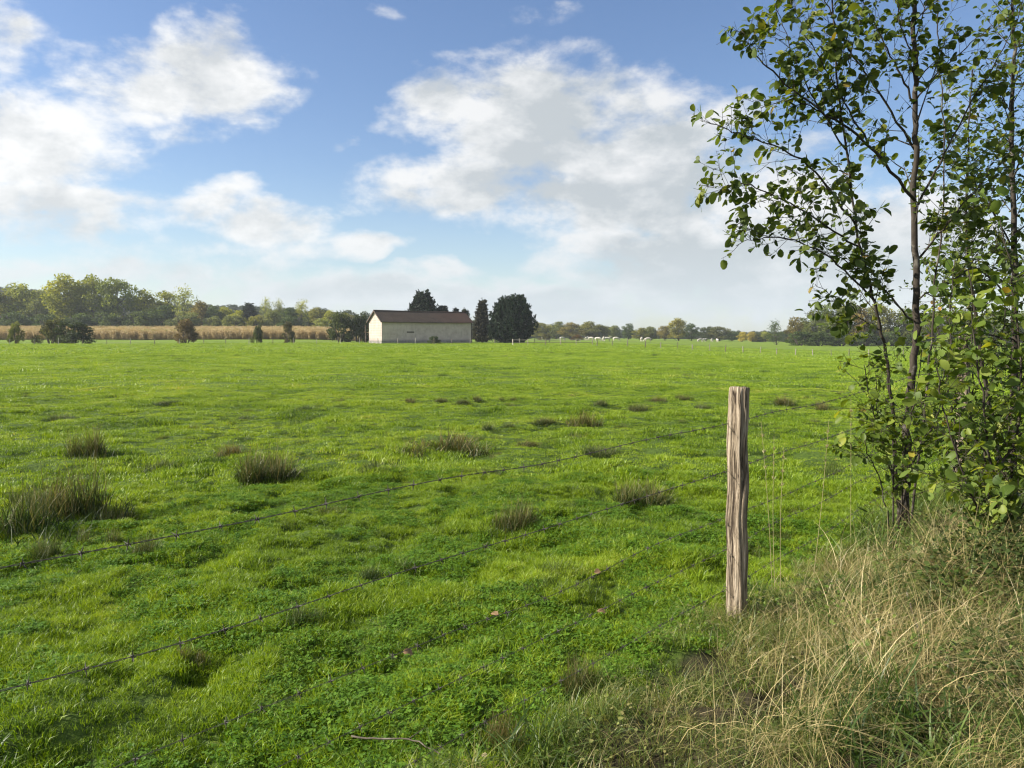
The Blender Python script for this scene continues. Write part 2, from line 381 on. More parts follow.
m, t = material('cow_dark'); M['cowdark'] = m
finish(t, t.ramp(t.noise(t.n('ShaderNodeTexCoord').outputs['Object'], 3, 3), [(.3, (.25, .19, .15)), (.7, (.42, .34, .28))]), .8, .2)
m, t = material('fallen_leaf'); M['deadleaf'] = m
finish(t, t.ramp(t.noise(t.n('ShaderNodeTexCoord').outputs['Object'], 30, 3), [(.3, (.13, .075, .035)), (.7, (.30, .19, .10))]), .7, .3)


# ------------------------------------------------------------------ ground: one sheet to the horizon
def build_ground():
    a_in = np.radians(np.arange(-46, 46.01, .5)); a_out = np.radians(np.arange(50, 310.1, 5))
    ang = np.concatenate([a_in, a_out]); na = len(ang)
    rad = np.concatenate([[.3, .7, 1.1], np.geomspace(1.4, 40, 330), np.geomspace(40.8, 1500, 150)]); nr = len(rad)
    x = rad[:, None] * np.sin(ang)[None]; y = rad[:, None] * np.cos(ang)[None]
    z = H(x, y)
    v = np.stack([x, y, z], -1).reshape(-1, 3)
    i = np.arange(nr - 1)[:, None] * na; j = np.arange(na)[None]; k = (j + 1) % na
    q = np.stack([i + k, i + j, i + na + j, i + na + k], -1).reshape(-1, 4)
    q = q[:, ::-1]
    g = G(); g.add(np.vstack([v, [[0, 0, h1(0, 0)]]]), [q, np.stack([np.full(na, nr * na), (np.arange(na) + 1) % na, np.arange(na)], -1)[:, ::-1]])
    o = g.build('meadow_ground', M['ground'], smooth=True); struct(o)
    me = o.data
    if sum(p.normal.z for p in list(me.polygons)[:2000]) < 0: me.flip_normals()
build_ground()


# ------------------------------------------------------------------ scattered stuff by geometry nodes
def instancer(name, pts, rot, scale, idx, tint, protos, label, cat):
    c = bpy.data.collections.new(name + '_kinds')
    for i, me in enumerate(protos):
        c.objects.link(bpy.data.objects.new('%s_kind_%02d' % (name, i), me))
    n = len(pts)
    me = bpy.data.meshes.new(name); me.vertices.add(n); me.vertices.foreach_set('co', np.asarray(pts, np.float32).ravel())
    sc = np.asarray(scale, np.float32)
    if sc.ndim == 1: sc = np.repeat(sc[:, None], 3, 1)
    for nm, ty, ch, data in (('rot', 'FLOAT_VECTOR', 'vector', rot), ('scl', 'FLOAT_VECTOR', 'vector', sc), ('idx', 'INT', 'value', idx), ('tint', 'FLOAT', 'value', tint)):
        a = me.attributes.new(nm, ty, 'POINT'); a.data.foreach_set(ch, np.asarray(data, np.int32 if ty == 'INT' else np.float32).ravel())
    o = bpy.data.objects.new(name, me); col.objects.link(o)
    g = bpy.data.node_groups.new(name + '_nodes', 'GeometryNodeTree')
    g.interface.new_socket('Geometry', in_out='INPUT', socket_type='NodeSocketGeometry')
    g.interface.new_socket('Geometry', in_out='OUTPUT', socket_type='NodeSocketGeometry')
    t = NT(g); gi = t.n('NodeGroupInput').outputs[0]
    ci = t.n('GeometryNodeCollectionInfo', {'Collection': c, 'Separate Children': True, 'Reset Children': True}, transform_space='ORIGINAL')
    def na(nm, dt):
        nd = t.n('GeometryNodeInputNamedAttribute', data_type=dt); nd.inputs[0].default_value = nm
        return [s for s in nd.outputs if s.enabled][0]
    ip = t.n('GeometryNodeInstanceOnPoints', {'Points': gi, 'Instance': ci.outputs[0], 'Pick Instance': True, 'Instance Index': na('idx', 'INT'), 'Rotation': na('rot', 'FLOAT_VECTOR'), 'Scale': na('scl', 'FLOAT_VECTOR')})
    t.n('NodeGroupOutput', {0: ip.outputs[0]})
    md = o.modifiers.new('scatter', 'NODES'); md.node_group = g
    tag(o, label, cat, kind='stuff')
    return o

def blades(g, n, r, hmin, hmax, w, lean=.5, curl=.35, segs=2, vmin=0., vmax=1., bias=(0, 0), base=None, spread=1.0, tip=0.0):
    """adds n grass blades standing within radius r"""
    ph = rng.uniform(0, 2 * math.pi, n); rr = r * np.sqrt(rng.uniform(0, 1, n)) * spread
    bx, by = rr * np.cos(ph), rr * np.sin(ph)
    h = rng.uniform(hmin, hmax, n); ww = w * rng.uniform(.7, 1.3, n)
    la = rng.uniform(0, 2 * math.pi, n); lm = lean * rng.uniform(.2, 1, n)
    dx, dy = np.cos(la) * lm + bias[0], np.sin(la) * lm + bias[1]
    fa = rng.uniform(0, 2 * math.pi, n); fx, fy = np.cos(fa), np.sin(fa)
    var = rng.uniform(vmin, vmax, n)
    L = []
    for s in range(segs + 1):
        k = s / segs
        hz = h * (k - curl * np.hypot(dx, dy) * k * k * .9)
        cx = bx + h * dx * (k * (1 - curl) + curl * 1.6 * k * k); cy = by + h * dy * (k * (1 - curl) + curl * 1.6 * k * k)
        wd = ww * (1 - .9 * k ** 1.5) * .5
        L.append(np.stack([cx - fx * wd, cy - fy * wd, hz - (.01 if s == 0 else 0)], -1)); L.append(np.stack([cx + fx * wd, cy + fy * wd, hz - (.01 if s == 0 else 0)], -1))
    m = 2 * (segs + 1)
    v = np.stack(L, 1).reshape(-1, 3)
    b0 = np.arange(n)[:, None] * m
    q = np.concatenate([b0 + np.array([[2 * s, 2 * s + 1, 2 * s + 3, 2 * s + 2]]) for s in range(segs)])
    vv = np.repeat(var, m).reshape(n, m) + tip * np.repeat(np.linspace(0, 1, segs + 1), 2)[None]
    g.add(v, [q], np.clip(vv, 0, 1).ravel())
def leaflets(g, n, r, hmin, hmax, size, up=.7, vmin=0., vmax=1., three=False):
    """small flat leaves held above the ground"""
    ph = rng.uniform(0, 2 * math.pi, n); rr = r * np.sqrt(rng.uniform(0, 1, n))
    c = np.stack([rr * np.cos(ph), rr * np.sin(ph), rng.uniform(hmin, hmax, n)], -1)
    var = rng.uniform(vmin, vmax, n)
    for rep in range(3 if three else 1):
        az = rng.uniform(0, 2 * math.pi, n) if not three else ph * 5 + rep * 2.09
        tilt = rng.normal(0, 1 - up, n)
        d = np.stack([np.cos(az), np.sin(az), tilt], -1); d /= np.linalg.norm(d, axis=1, keepdims=True)
        s = np.stack([-np.sin(az), np.cos(az), rng.normal(0, 1 - up, n)], -1); s /= np.linalg.norm(s, axis=1, keepdims=True)
        sz = (size * rng.uniform(.65, 1.3, n))[:, None]
        prof = [(0, 0), (.3, .32), (.7, .42), (1.0, .12), (1.0, -.12), (.7, -.42), (.3, -.32)]
        v = np.stack([c + d * sz * a + s * sz * b for a, b in prof], 1)
        m = len(prof); b0 = np.arange(n)[:, None] * m
        g.add(v.reshape(-1, 3), [b0 + np.arange(m)[None]], np.repeat(var, m))

def wedge(r0, r1, dens, half=R(41), margin=1.2):
    """random points in the strip of ground the camera can see (and a step beside it)"""
    area = half * (r1 * r1 - r0 * r0) + 2 * margin * (r1 - r0)
    n = int(area * dens)
    r = np.sqrt(rng.uniform(r0 * r0, r1 * r1, n)); a = rng.uniform(-half, half, n)
    x = r * np.sin(a) + rng.uniform(-margin, margin, n); y = r * np.cos(a)
    return x, y

def make_pasture():
    protos = []
    def P(fn):
        g = G(); fn(g); return g
    def pg(n, r, a, b, w, **k):
        g = G(); blades(g, n, r, a, b, w, **k); protos.append(g.mesh('grass_patch', M['grass'])); return len(protos) - 1
    near = [pg(80, .055, .008, .032, .0034, lean=1.0, curl=.5) for _ in range(3)] + [pg(60, .045, .018, .055, .0036, lean=.95, curl=.5) for _ in range(2)]
    mid = [pg(100, .14, .008, .036, .0062, lean=1.1, curl=.4) for _ in range(3)] + [pg(80, .10, .022, .065, .0065, lean=.95) for _ in range(1)]
    far = [pg(150, .65, .010, .042, .018, lean=1.0, curl=.4, segs=1) for _ in range(2)] + [pg(100, .35, .03, .08, .018, lean=.9, segs=1)]
    vfar = [pg(120, 1.7, .02, .08, .05, lean=.9, curl=.4, segs=1) for _ in range(2)]
    cl = []
    for k in range(2):
        g = G(); leaflets(g, 12, .055, .012, .032, .011, .7, three=True); blades(g, 24, .055, .012, .04, .004, lean=.95, vmin=.2); protos.append(g.mesh('clover_patch', M['clover'])); cl.append(len(protos) - 1)
    X, Y, I, S = [], [], [], []
    for (r0, r1, dn, kinds, sc) in ((1.2, 9, 600, near, .2), (8.5, 26, 85, mid, .2), (25, 75, 7.5, far, .2), (70, 170, .8, vfar, .2)):
        x, y = wedge(r0, r1, dn)
        keep = fence_d(x, y) < np.where(y < 9, rng.normal(.0, .14, len(x)), .5)
        x, y = x[keep], y[keep]
        sc_ = .11 if kinds is near else .24
        lush = vnoise(x / 1.5, y / 1.5, 11) * .28 + vnoise(x / .4, y / .4, 12) * .34 + vnoise(x / sc_, y / sc_, 15) * .38
        tall = lush > .64
        idx = np.where(tall, kinds[-1], np.array(kinds)[rng.integers(0, max(1, len(kinds) - 1), len(x))])
        if kinds is near or kinds is mid:
            idx = np.where(tall & (rng.uniform(0, 1, len(x)) < .5), kinds[-2], idx)
        s = (.48 + 1.3 * lush ** 1.5) * rng.uniform(.8, 1.2, len(x))
        if kinds is near:
            cm = vnoise(x / .45 + 40, y / .45, 13) * .6 + vnoise(x / 1.6, y / 1.6, 14) * .4 > .52
            swap = cm & (rng.uniform(0, 1, len(x)) < .5)
            idx = np.where(swap, np.array(cl)[rng.integers(0, 2, len(x))], idx)
        X.append(x); Y.append(y); I.append(idx); S.append(s)
    x, y, idx, s = map(np.concatenate, (X, Y, I, S)); n = len(x)
    tint = np.clip(vnoise(x / 2.3, y / 2.3, 21) * .45 + vnoise(x / .6, y / .6, 22) * .3 + vnoise(x / .15, y / .15, 23) * .35 - .05 + rng.normal(0, .12, n), 0, 1)
    rot = np.stack([rng.normal(0, .06, n), rng.normal(0, .06, n), rng.uniform(0, 6.28, n)], -1)
    instancer('pasture_grass', np.stack([x, y, H(x, y) - .004], -1), rot, s, idx, tint, protos, 'short bright green pasture grass covering the grazed field', 'grass')
make_pasture()

def make_verge():
    """the rough bank on our side of the fence"""
    # ---- mixed green and fading grass
    protos = []
    for k in range(4):
        g = G(); blades(g, 90, .14, .04, .17, .0036, lean=1.1, curl=.6, segs=3, tip=.12); leaflets(g, 16, .16, .01, .05, .02, .6, .7, 1.0); protos.append(g.mesh('verge_patch', M['verge']))
    for k in range(2):
        g = G(); blades(g, 34, .10, .10, .28, .008, lean=1.0, curl=.65, segs=4, vmin=0, vmax=.4); protos.append(g.mesh('verge_patch', M['verge']))
    def reg(dens, r1=9.5, lo=0.0, hi=9.0):
        x, y = wedge(1.3, r1, dens, R(44), 1.0)
        d = fence_d(x, y) + rng.normal(0, .10, len(x)); k = (d > lo) & (d < hi); return x[k], y[k], d[k]
    x, y, d = reg(85); n = len(x)
    lush = vnoise(x / .7, y / .7, 31)
    idx = np.where(lush > .6, rng.integers(3, 6, n), rng.integers(0, 4, n))
    tint = np.clip(-.02 + .9 * (vnoise(x / .6, y / .6, 32) - .2) + rng.normal(0, .2, n), 0, 1)
    rot = np.stack([rng.normal(0, .2, n), rng.normal(0, .2, n), rng.uniform(0, 6.28, n)], -1)
    instancer('verge_grass', np.stack([x, y, H(x, y)], -1), rot, rng.uniform(.55, 1.15, n) * (.6 + .7 * lush), idx, tint, protos, 'rough fading green and brown grass along the foot of the wire fence', 'grass')
    # ---- long dry straw, combed over to the right and towards us
    protos = []
    for k in range(5):
        g = G(); blades(g, 40, .15, .20, .62, .0030, lean=.95, curl=.8, segs=6, bias=(.45, -.25)); protos.append(g.mesh('straw_patch', M['straw']))
    for k in range(2):
        g = G(); blades(g, 10, .16, .12, .36, .0027, lean=.6, curl=.5, segs=4, vmin=.2); protos.append(g.mesh('straw_patch', M['straw']))
    for k in range(2):
        g = G(); blades(g, 36, .2, .12, .34, .0028, lean=1.1, curl=.8, segs=5, bias=(.3, -.1)); protos.append(g.mesh('straw_patch', M['straw']))
    x, y, d = reg(75, 8.5, .12); 
    w = .05 + .10 * sm(.25, .5, d) * sm(3.2, 4.0, y)
    for px, py, rad, ww in ((880, 590, .65, 1.0), (960, 655, .62, 1.3), (800, 580, .45, .8), (930, 545, .5, .35), (890, 700, .45, .45), (1020, 740, .45, .6), (748, 622, .22, 1.3), (725, 632, .15, .9)):
        p_ = ground(px, py); w = w + ww * np.exp(-((x - p_.x) ** 2 + (y - p_.y) ** 2) / rad ** 2)
    w *= .35 + 1.1 * vnoise(x / .4, y / .4, 41)
    k = rng.uniform(0, 1, len(x)) < w; x, y, d = x[k], y[k], d[k]; n = len(x)
    idx = np.where(d < .45, rng.integers(5, 9, n), rng.integers(0, 8, n))
    tint = np.clip(.52 + rng.normal(0, .36, n), 0, 1)
    rot = np.stack([rng.normal(0, .12, n), rng.normal(0, .12, n), rng.normal(0, 1.0, n)], -1)
    instancer('dry_grass', np.stack([x, y, H(x, y)], -1), rot, rng.uniform(.6, 1.1, n) * np.where(d < .45, .75, 1), idx, tint, protos, 'long bleached straw grass leaning over the bank below the alders', 'dry grass')
    # ---- low herbs and brambles under the trees
    protos = []
    for k in range(3):
        g = G(); leaflets(g, 80, .18, .03, .20, .022, .5); blades(g, 8, .15, .1, .28, .004, lean=.4); protos.append(g.mesh('herb_patch', M['herb']))
    x, y, d = reg(30, 9.5, .2)
    w = sm(4.7, 6.0, y) * .6 + .30 * (vnoise(x / .45, y / .45, 53) > .52) * sm(2.4, 3.2, y)
    k = rng.uniform(0, 1, len(x)) < w * (.3 + vnoise(x / .8, y / .8, 52)); x, y, d = x[k], y[k], d[k]; n = len(x)
    rot = np.stack([rng.normal(0, .15, n), rng.normal(0, .15, n), rng.uniform(0, 6.28, n)], -1)
    instancer('herb_undergrowth', np.stack([x, y, H(x, y)], -1), rot, rng.uniform(.6, 1.2, n), rng.integers(0, 3, n), np.clip(rng.normal(.45, .25, n), 0, 1), protos, 'leafy green herbs growing among the grass below the alder stems', 'herbs')
    protos = []
    for k in range(3):
        g = G(); leaflets(g, 260, .26, .03, .32, .026, .4)
        for _ in range(6):
            a = rng.uniform(0, 6.28); L = rng.uniform(.3, .6)
            kk = np.linspace(0, 1, 7)[:, None]
            v, f = tube(np.hstack([np.cos(a) * L * kk, np.sin(a) * L * kk, .45 * kk - .42 * kk * kk]), .0025, 4, False); g.add(v, f, .95)
        protos.append(g.mesh('bramble_patch', M['bramble']))
    cx, cy = [], []
    for (px, py, n_, s_) in ((1000, 585, 6, .25), (1020, 640, 8, .25), (1050, 580, 8, .35), (1015, 715, 5, .2)):
        p = ground(px, py); cx += list(rng.normal(p.x, s_, n_)); cy += list(rng.normal(p.y, s_, n_))
    x, y = np.array(cx), np.array(cy); n = len(x)
    rot = np.stack([rng.normal(0, .15, n), rng.normal(0, .15, n), rng.uniform(0, 6.28, n)], -1)
    instancer('bramble_undergrowth', np.stack([x, y, H(x, y)], -1), rot, rng.uniform(.6, 1.0, n), rng.integers(0, 3, n), rng.uniform(0, 1, n), protos, 'dark low brambles showing through the straw on the bank', 'brambles')
make_verge()


# ------------------------------------------------------------------ rush tussocks standing in the pasture
def make_tussocks():
    kinds = []
    for k in range(8):
        g = G()
        blades(g, 260, .46, .04, .15, .008, lean=.9, curl=.4, segs=2, vmin=0, vmax=.45, tip=.1)
        for q in range(rng.integers(3, 6)):          # one root mass throws up several clumps of unequal height
            o_ = rng.uniform(-.27, .27, 2); hh = rng.uniform(.55, 1.15); sub = G()
            blades(sub, int(150 * hh), .15, .10 * hh, .36 * hh, .0075, lean=.65, curl=.4, segs=3, vmin=0, vmax=.75, tip=.25)
            blades(sub, int(45 * hh), .10, .25 * hh, .50 * hh, .0055, lean=.35, curl=.25, segs=3, vmin=.2, vmax=.7, tip=.4)
            n0 = g.n
            for v_, a_ in zip(sub.v, sub.a): g.v.append(v_ + (o_[0], o_[1], 0)); g.a.append(a_); g.n += len(v_)
            g.f += [f_ + n0 for f_ in sub.f]
        kinds.append(g.mesh('rush_tussock', M['rush']))
    gr = 'rush tussocks standing in the pasture'
    L = [  # px, py of the foot, width, height in pixels, tint, label
        (92, 456, 40, 34, (1, .95, .9), 'small brown tussock between the far bush and the big left clump'),
        (228, 457, 38, 18, (1.15, 1.0, .9), 'low reddish brown tussock left of the round grassy tussock'),
        (276, 476, 66, 42, (1, 1, .9), 'rounded olive tussock with dry top in the left middle pasture'),
        (442, 451, 84, 26, (1.1, 1, .9), 'wide low tussock in the pasture below the barn'),
        (12, 538, 112, 84, (.8, .92, .85), 'large dark tussock at the left edge of the pasture'),
        (78, 516, 84, 74, (.95, .95, .85), 'tall spiky brown tussock next to the large dark one at left'),
        (50, 560, 52, 30, (.8, 1, .85), 'dark green tussock just above the top wire at far left'),
        (99, 546, 38, 26, (.9, 1, .85), 'small upright tussock touching the top wire at left'),
        (138, 556, 38, 26, (.8, .9, .8), 'small dark tussock crossed by the top wire'),
        (510, 529, 50, 42, (.9, .9, .85), 'dark hummock tussock midway along the pasture in the centre'),
        (652, 500, 66, 30, (1.0, 1.05, .9), 'shaggy grey green tussock left of the wooden post'),
        (582, 426, 34, 22, (1.15, 1.0, .9), 'dry reddish tussock beyond the top wire in the centre'),
        (414, 402, 26, 8, (.9, .8, .8), 'thin dark tussock left of a distant pair in the meadow'),
        (462, 404, 18, 9, (.8, .8, .8), 'dark far tussock, darkest of the small distant ones'),
        (476, 401, 16, 8, (.9, .9, .8), 'pale little tussock right beside the darkest distant one'),
        (508, 401, 16, 7, (1, 1, .9), 'tiny far tussock alone right of the distant pair'),
        (636, 412, 28, 11, (.8, .8, .8), 'dark low tussock above the shaggy grey green one'),
        (657, 402, 24, 9, (1, .9, .85), 'brownish far tussock behind the dark low one, nearer the post'),
        (688, 400, 20, 8, (.9, .9, .8), 'far tussock closest to the post top on its left'),
        (306, 424, 44, 12, (.7, 1.1, .8), 'flat dark green tussock in the left centre meadow'),
        (196, 658, 46, 32, (1.1, 1.05, .9), 'brown and green tussock beside the second wire in the near grass'),
        (526, 447, 36, 11, (1.1, 1.0, .9), 'low ragged tussock right of the wide one below the barn'),
        (780, 404, 30, 11, (1.1, 1, .9), 'brown tussock right of the post top'),
        (820, 410, 30, 12, (1.1, 1, .9), 'brown tussock between the post and the alder leaves'),
        (570, 690, 52, 48, (1.0, 1.0, .9), 'fading tussock on the fence line in the near foreground'),
        (36, 506, 50, 26, (.75, .9, .85), 'dark tussock behind the large one at the left edge'),
        (120, 520, 44, 22, (.9, 1, .85), 'ragged tussock right of the tall spiky brown one'),
        (160, 470, 36, 16, (.8, 1, .85), 'low dark tussock left of the round olive one'),
        (308, 410, 34, 8, (.7, 1, .8), 'thin flat dark tussock above the flat green one'),
        (440, 402, 22, 7, (.9, .9, .85), 'tiny dark tussock between the thin dark one and the distant pair'),
        (548, 423, 30, 9, (.95, 1, .9), 'low olive tussock just left of the dry one beyond the top wire'),
        (500, 429, 30, 11, (.85, 1, .85), 'small dark tussock above the low ragged one'),
        (597, 405, 22, 7, (.85, .95, .85), 'tiny dark tussock beyond the dry one in the centre'),
        (702, 410, 26, 9, (.8, .95, .85), 'low dark tussock just left of the post top'),
        (612, 455, 44, 14, (.85, 1.05, .85), 'low dark green tussock crossed by the top wire in the centre'),
        (380, 470, 40, 14, (.8, 1.05, .85), 'low dark green tussock right of the round olive one'),
        (250, 420, 40, 9, (.75, 1, .85), 'flat dark tussock above the small brown one in the left meadow'),
        (170, 404, 34, 7, (.8, 1, .85), 'tiny flat tussock far off in the left meadow'),
        (60, 420, 40, 9, (.8, 1, .85), 'flat dark tussock far off at the left edge of the meadow'),
        (385, 575, 46, 22, (.75, 1.05, .8), 'low dark green weed clump between the first and second wire'),
        (300, 620, 44, 22, (.75, 1.05, .8), 'low dark green weed clump under the second wire'),
        (500, 745, 60, 52, (1.1, 1.0, .9), 'brown tussock at the bottom edge where pasture meets bank'),
    ]
    for i, (px, py, w, h, tc, lab) in enumerate(L):
        p = ground(px, py); k = p.y / F
        o = bpy.data.objects.new('rush_tussock', kinds[i % 8]); col.objects.link(o)
        o.location = (p.x, p.y, p.z - .01); o.rotation_euler = (0, 0, rng.uniform(0, 6.28))
        sw = max(w * k / .70, .18); sh = h * k / .48
        o.scale = (sw, sw, max(sh, .28)); o.color = (*tc, 1)
        tag(o, lab, 'grass tussock', gr)
    tk = []
    for k in range(5):
        g = G(); blades(g, 260, .40, .08, .30, .009, lean=.8, curl=.45, segs=2, vmin=0, vmax=1); blades(g, 50, .3, .15, .42, .006, lean=.5, curl=.3, segs=2, vmin=.6, vmax=1); tk.append(g.mesh('rank_tuft', M['rank']))
    # smaller dark tufts nobody could count
    x, y = wedge(7, 120, .075); x2, y2 = wedge(2, 24, 1.5); x, y = np.append(x, x2), np.append(y, y2); k = (fence_d(x, y) < -.25); x, y = x[k], y[k]
    k = vnoise(x / 9, y / 9, 61) * .6 + vnoise(x / 2.5, y / 2.5, 62) * .4 > .52; x, y = x[k], y[k]; n = len(x)
    rot = np.stack([rng.normal(0, .1, n), rng.normal(0, .1, n), rng.uniform(0, 6.28, n)], -1)
    s = np.where(np.hypot(x, y) < 24, rng.uniform(.10, .34, n), rng.uniform(.25, .7, n)); sc = np.stack([s * rng.uniform(.8, 1.5, n), s * rng.uniform(.8, 1.5, n), s * rng.uniform(.45, .7, n) + .16], -1)
    instancer('grass_tufts', np.stack([x, y, H(x, y) - .01], -1), rot, sc, rng.integers(0, 5, n), rng.uniform(0, 1, n), tk, 'scattered small dark tufts of rank grass over the pasture', 'grass')
make_tussocks()


# ------------------------------------------------------------------ barbed wire fence with the old post
def make_fence():
    root = empty('barbed_wire_fence', (P0[0], P0[1], h1(*P0)))
    tag(root, 'barbed wire fence of five strands with a weathered split wooden post', 'fence')
    def post(top, foot, r, loc_only=False):
        nz, nt = 90, 64
        zs = np.linspace(-.25, 1, nz); th = np.linspace(0, 2 * math.pi, nt, endpoint=False)
        T, Z = np.meshgrid(th, zs)
        # a cleft trunk: flat left face, a ridge, grooves running up the grain
        prof = 1 - .20 * np.cos(2 * (T - .5)) - .10 * np.cos(3 * T + 1.2) - .05 * np.cos(5 * T)
        gr = (vnoise(T * 4.5 + Z * 1.2, Z * 3.0, 71) - .5) * .22 + (vnoise(T * 11 + Z, Z * 6, 72) - .5) * .22
        deep = -np.clip(vnoise(T * 6.0 + Z * .7, Z * 2.6 + 9, 73) - .60, 0, 1) * 1.2
        rr = r * (1.08 - .10 * Z) * (prof + gr + deep)
        cx = .018 * np.sin(Z * 5.2 + .6) + .007 * np.sin(Z * 11 + .4) + .003 * np.sin(Z * 23); cy = .014 * np.sin(Z * 4.1 + 2)
        hgt = top[2] - foot[2]
        X = foot[0] + (top[0] - foot[0]) * Z + cx + rr * np.cos(T); Y = foot[1] + (top[1] - foot[1]) * Z + cy + rr * np.sin(T)
        ZZ = foot[2] + hgt * Z + np.where(Z > .999, (vnoise(T * 2, Z, 74) - .5) * .02, 0)
        v = np.stack([X, Y, ZZ], -1).reshape(-1, 3)
        i = np.arange(nz - 1)[:, None] * nt; j = np.arange(nt)[None]; k = (j + 1) % nt
        q = np.stack([i + j, i + k, i + nt + k, i + nt + j], -1).reshape(-1, 4)
        c = v[-nt:].mean(0) + (0, 0, .004)
        v = np.vstack([v, v[-nt:] * .6 + c * .4 + (0, 0, .003), c[None]])
        b0 = (nz - 1) * nt; b1 = nz * nt
        jj = np.arange(nt); kk = (jj + 1) % nt
        g = G(); g.add(v - np.array(root.location), [q, np.stack([b0 + jj, b0 + kk, b1 + kk, b1 + jj], -1), np.stack([b1 + jj, b1 + kk, np.full(nt, b1 + nt)], -1)])
        return g.build('fence_post', M['post'], root, smooth=True)
    foot = at(732, 630, P0[1]); top = at(743, 388, P0[1] + .03)
    post(top, (foot.x, foot.y, foot.z - .02), .049)
    q = P0 + TD * 5.9
    p2 = post((q[0] + .03, q[1], 1.35 + .25), (q[0], q[1], h1(*q)), .052)
    p2['label'] = 'grey post half hidden behind the alder leaves'
    side = -ND * .049
    for wi, (hh, slack) in enumerate(((1.115, .02), (.855, .03), (.575, .03), (.395, .03), (.165, .02))):
        g = G()
        s = np.arange(-9.0, 10.5, .012)
        bx = P0[0] + TD[0] * s + side[0]; by = P0[1] + TD[1] * s + side[1]
        bank = .25 * sm(1, 5.9, s)
        z = hh + bank * .6 - slack * np.sin(np.clip(-s / 6, 0, 1) * math.pi) + (vnoise(s * 1.3, s * 0 + wi, 81) - .5) * .03
        off = (vnoise(s * .9, s * 0 + wi, 82) - .5) * .03
        bx = bx + ND[0] * off; by = by + ND[1] * off
        tw = s * 2 * math.pi / .07
        for ph in (0, math.pi):
            ox, oz = np.cos(tw + ph) * .0016, np.sin(tw + ph) * .0016
            v, f = tube(np.stack([bx + ND[0] * ox, by + ND[1] * ox, z + oz], -1), .0010 if wi < 2 else .0007, 5); g.add(v, f)
        for sb in np.arange(-8.9, 10.4, .115):
            i = int((sb + 9.0) / .012); c = np.array((bx[i], by[i], z[i])); t3 = np.array((TD[0], TD[1], 0))
            a0 = rng.uniform(0, 6.28)
            kk = np.linspace(0, 2 * math.pi * 1.7, 12)
            n3 = np.array((ND[0], ND[1], 0)); up = np.array((0, 0, 1.0))
            coil = c + t3 * (np.linspace(-.005, .005, 12))[:, None] + (n3 * np.cos(kk + a0)[:, None] + up * np.sin(kk + a0)[:, None]) * .0036
            v, f = tube(coil, .0012, 4); g.add(v, f)
            for a in (a0, a0 + 1.7, a0 + 3.14, a0 + 4.6):
                d = n3 * math.cos(a) + up * math.sin(a) + t3 * rng.uniform(-.3, .3)
                v, f = tube(np.array([c, c + d * .010, c + d * .019]), [.0014, .0013, .0003], 4); g.add(v, f)
        o = g.build('barbed_wire', M['wire'], root); o.location = -Vector(root.location)
        # a staple on the post for every strand
        st = G(); c = np.array((P0[0] + side[0], P0[1] + side[1], hh)); n3 = np.array((ND[0], ND[1], 0)); t3 = np.array((TD[0], TD[1], 0))
        kk = np.linspace(-1, 1, 9)[:, None]
        v, f = tube(c + np.array((0, 0, .009)) * kk - n3 * (.007 * (1 - kk ** 4)) + n3 * .012 * np.abs(kk) ** 6, .0015, 5); st.add(v, f)
        so_ = st.build('staple', M['wire'], root); so_.location = -Vector(root.location)
make_fence()

def far_fence(pts, step, label, h=1.15, r=.055, rails=0, wires=2, name='field_fence', tone=1.0):
    pts = [np.array(p, float) for p in pts]
    root = empty(name, (pts[0][0], pts[0][1], h1(*pts[0]))); L = np.array(root.location)
    tag(root, label, 'fence')
    gp = G(); v, f = tube(np.array([(0, 0, -.2), (0, 0, .6), (.0, 0, 1.0)]), [1, .97, .9], 7); gp.add(v, f)
    me = gp.mesh('fence_post', M['farpost'])
    line = []
    for a, b in zip(pts[:-1], pts[1:]):
        n = max(1, int(np.hypot(*(b - a)) / step))
        line += [a + (b - a) * i / n for i in range(n)]
    line.append(pts[-1]); line = line[:96]
    zs = []
    for p in line:
        z = h1(*p); hh = h * rng.uniform(.85, 1.12); zs.append((z, hh))
        o = bpy.data.objects.new('fence_post', me); col.objects.link(o); o.parent = root
        o.location = Vector((p[0] + rng.normal(0, .1), p[1], z)) - Vector(L); rr = r * rng.uniform(.8, 1.3); o.scale = (rr, rr, hh)
        o.rotation_euler = (rng.normal(0, .04), rng.normal(0, .05), rng.uniform(0, 6)); o.color = (tone, tone, tone, 1)
    for w in range(wires):
        k = .45 + .45 * w
        g = G(); v, f = tube(np.array([(p[0], p[1], z + h * k * .85) for p, (z, hh) in zip(line, zs)]) - L, .008, 4); g.add(v, f)
        g.build('fence_wire', M['wire'], root)
    for w in range(rails):
        k = .45 + .42 * w
        g = G(); v, f = tube(np.array([(p[0], p[1] - .09, z + h * k) for p, (z, hh) in zip(line, zs)]) - L, .035, 4); g.add(v, f)
        g.build('rail', M['farpost'], root)
def X(px, Y): return (px - 512) / F * Y * 1.0
def XY(px, Y): return (at(px, 336, Y).x, Y)
far_fence([XY(-40, 132), XY(130, 136), XY(338, 146)], 3.6, 'row of thin field posts in front of the maize and bushes')
far_fence([XY(340, 142), XY(470, 145), XY(520, 144)], 3.4, 'row of short pale posts in front of the long barn', tone=1.4)
far_fence([XY(512, 124), XY(592, 130)], 2.6, 'low pale railed fence right of the dark cypresses', 1.0, .07, rails=2, wires=0, name='rail_fence', tone=1.7)
far_fence([XY(534, 175), XY(580, 178)], 3.0, 'dark little rail fence behind the pale railed one', 1.1, .07, rails=2, wires=0, name='rail_fence')
far_fence([XY(596, 118), XY(760, 115), XY(960, 112)], 2.4, 'row of pale field posts across the far pasture on the right', 1.05, .06, tone=.95)


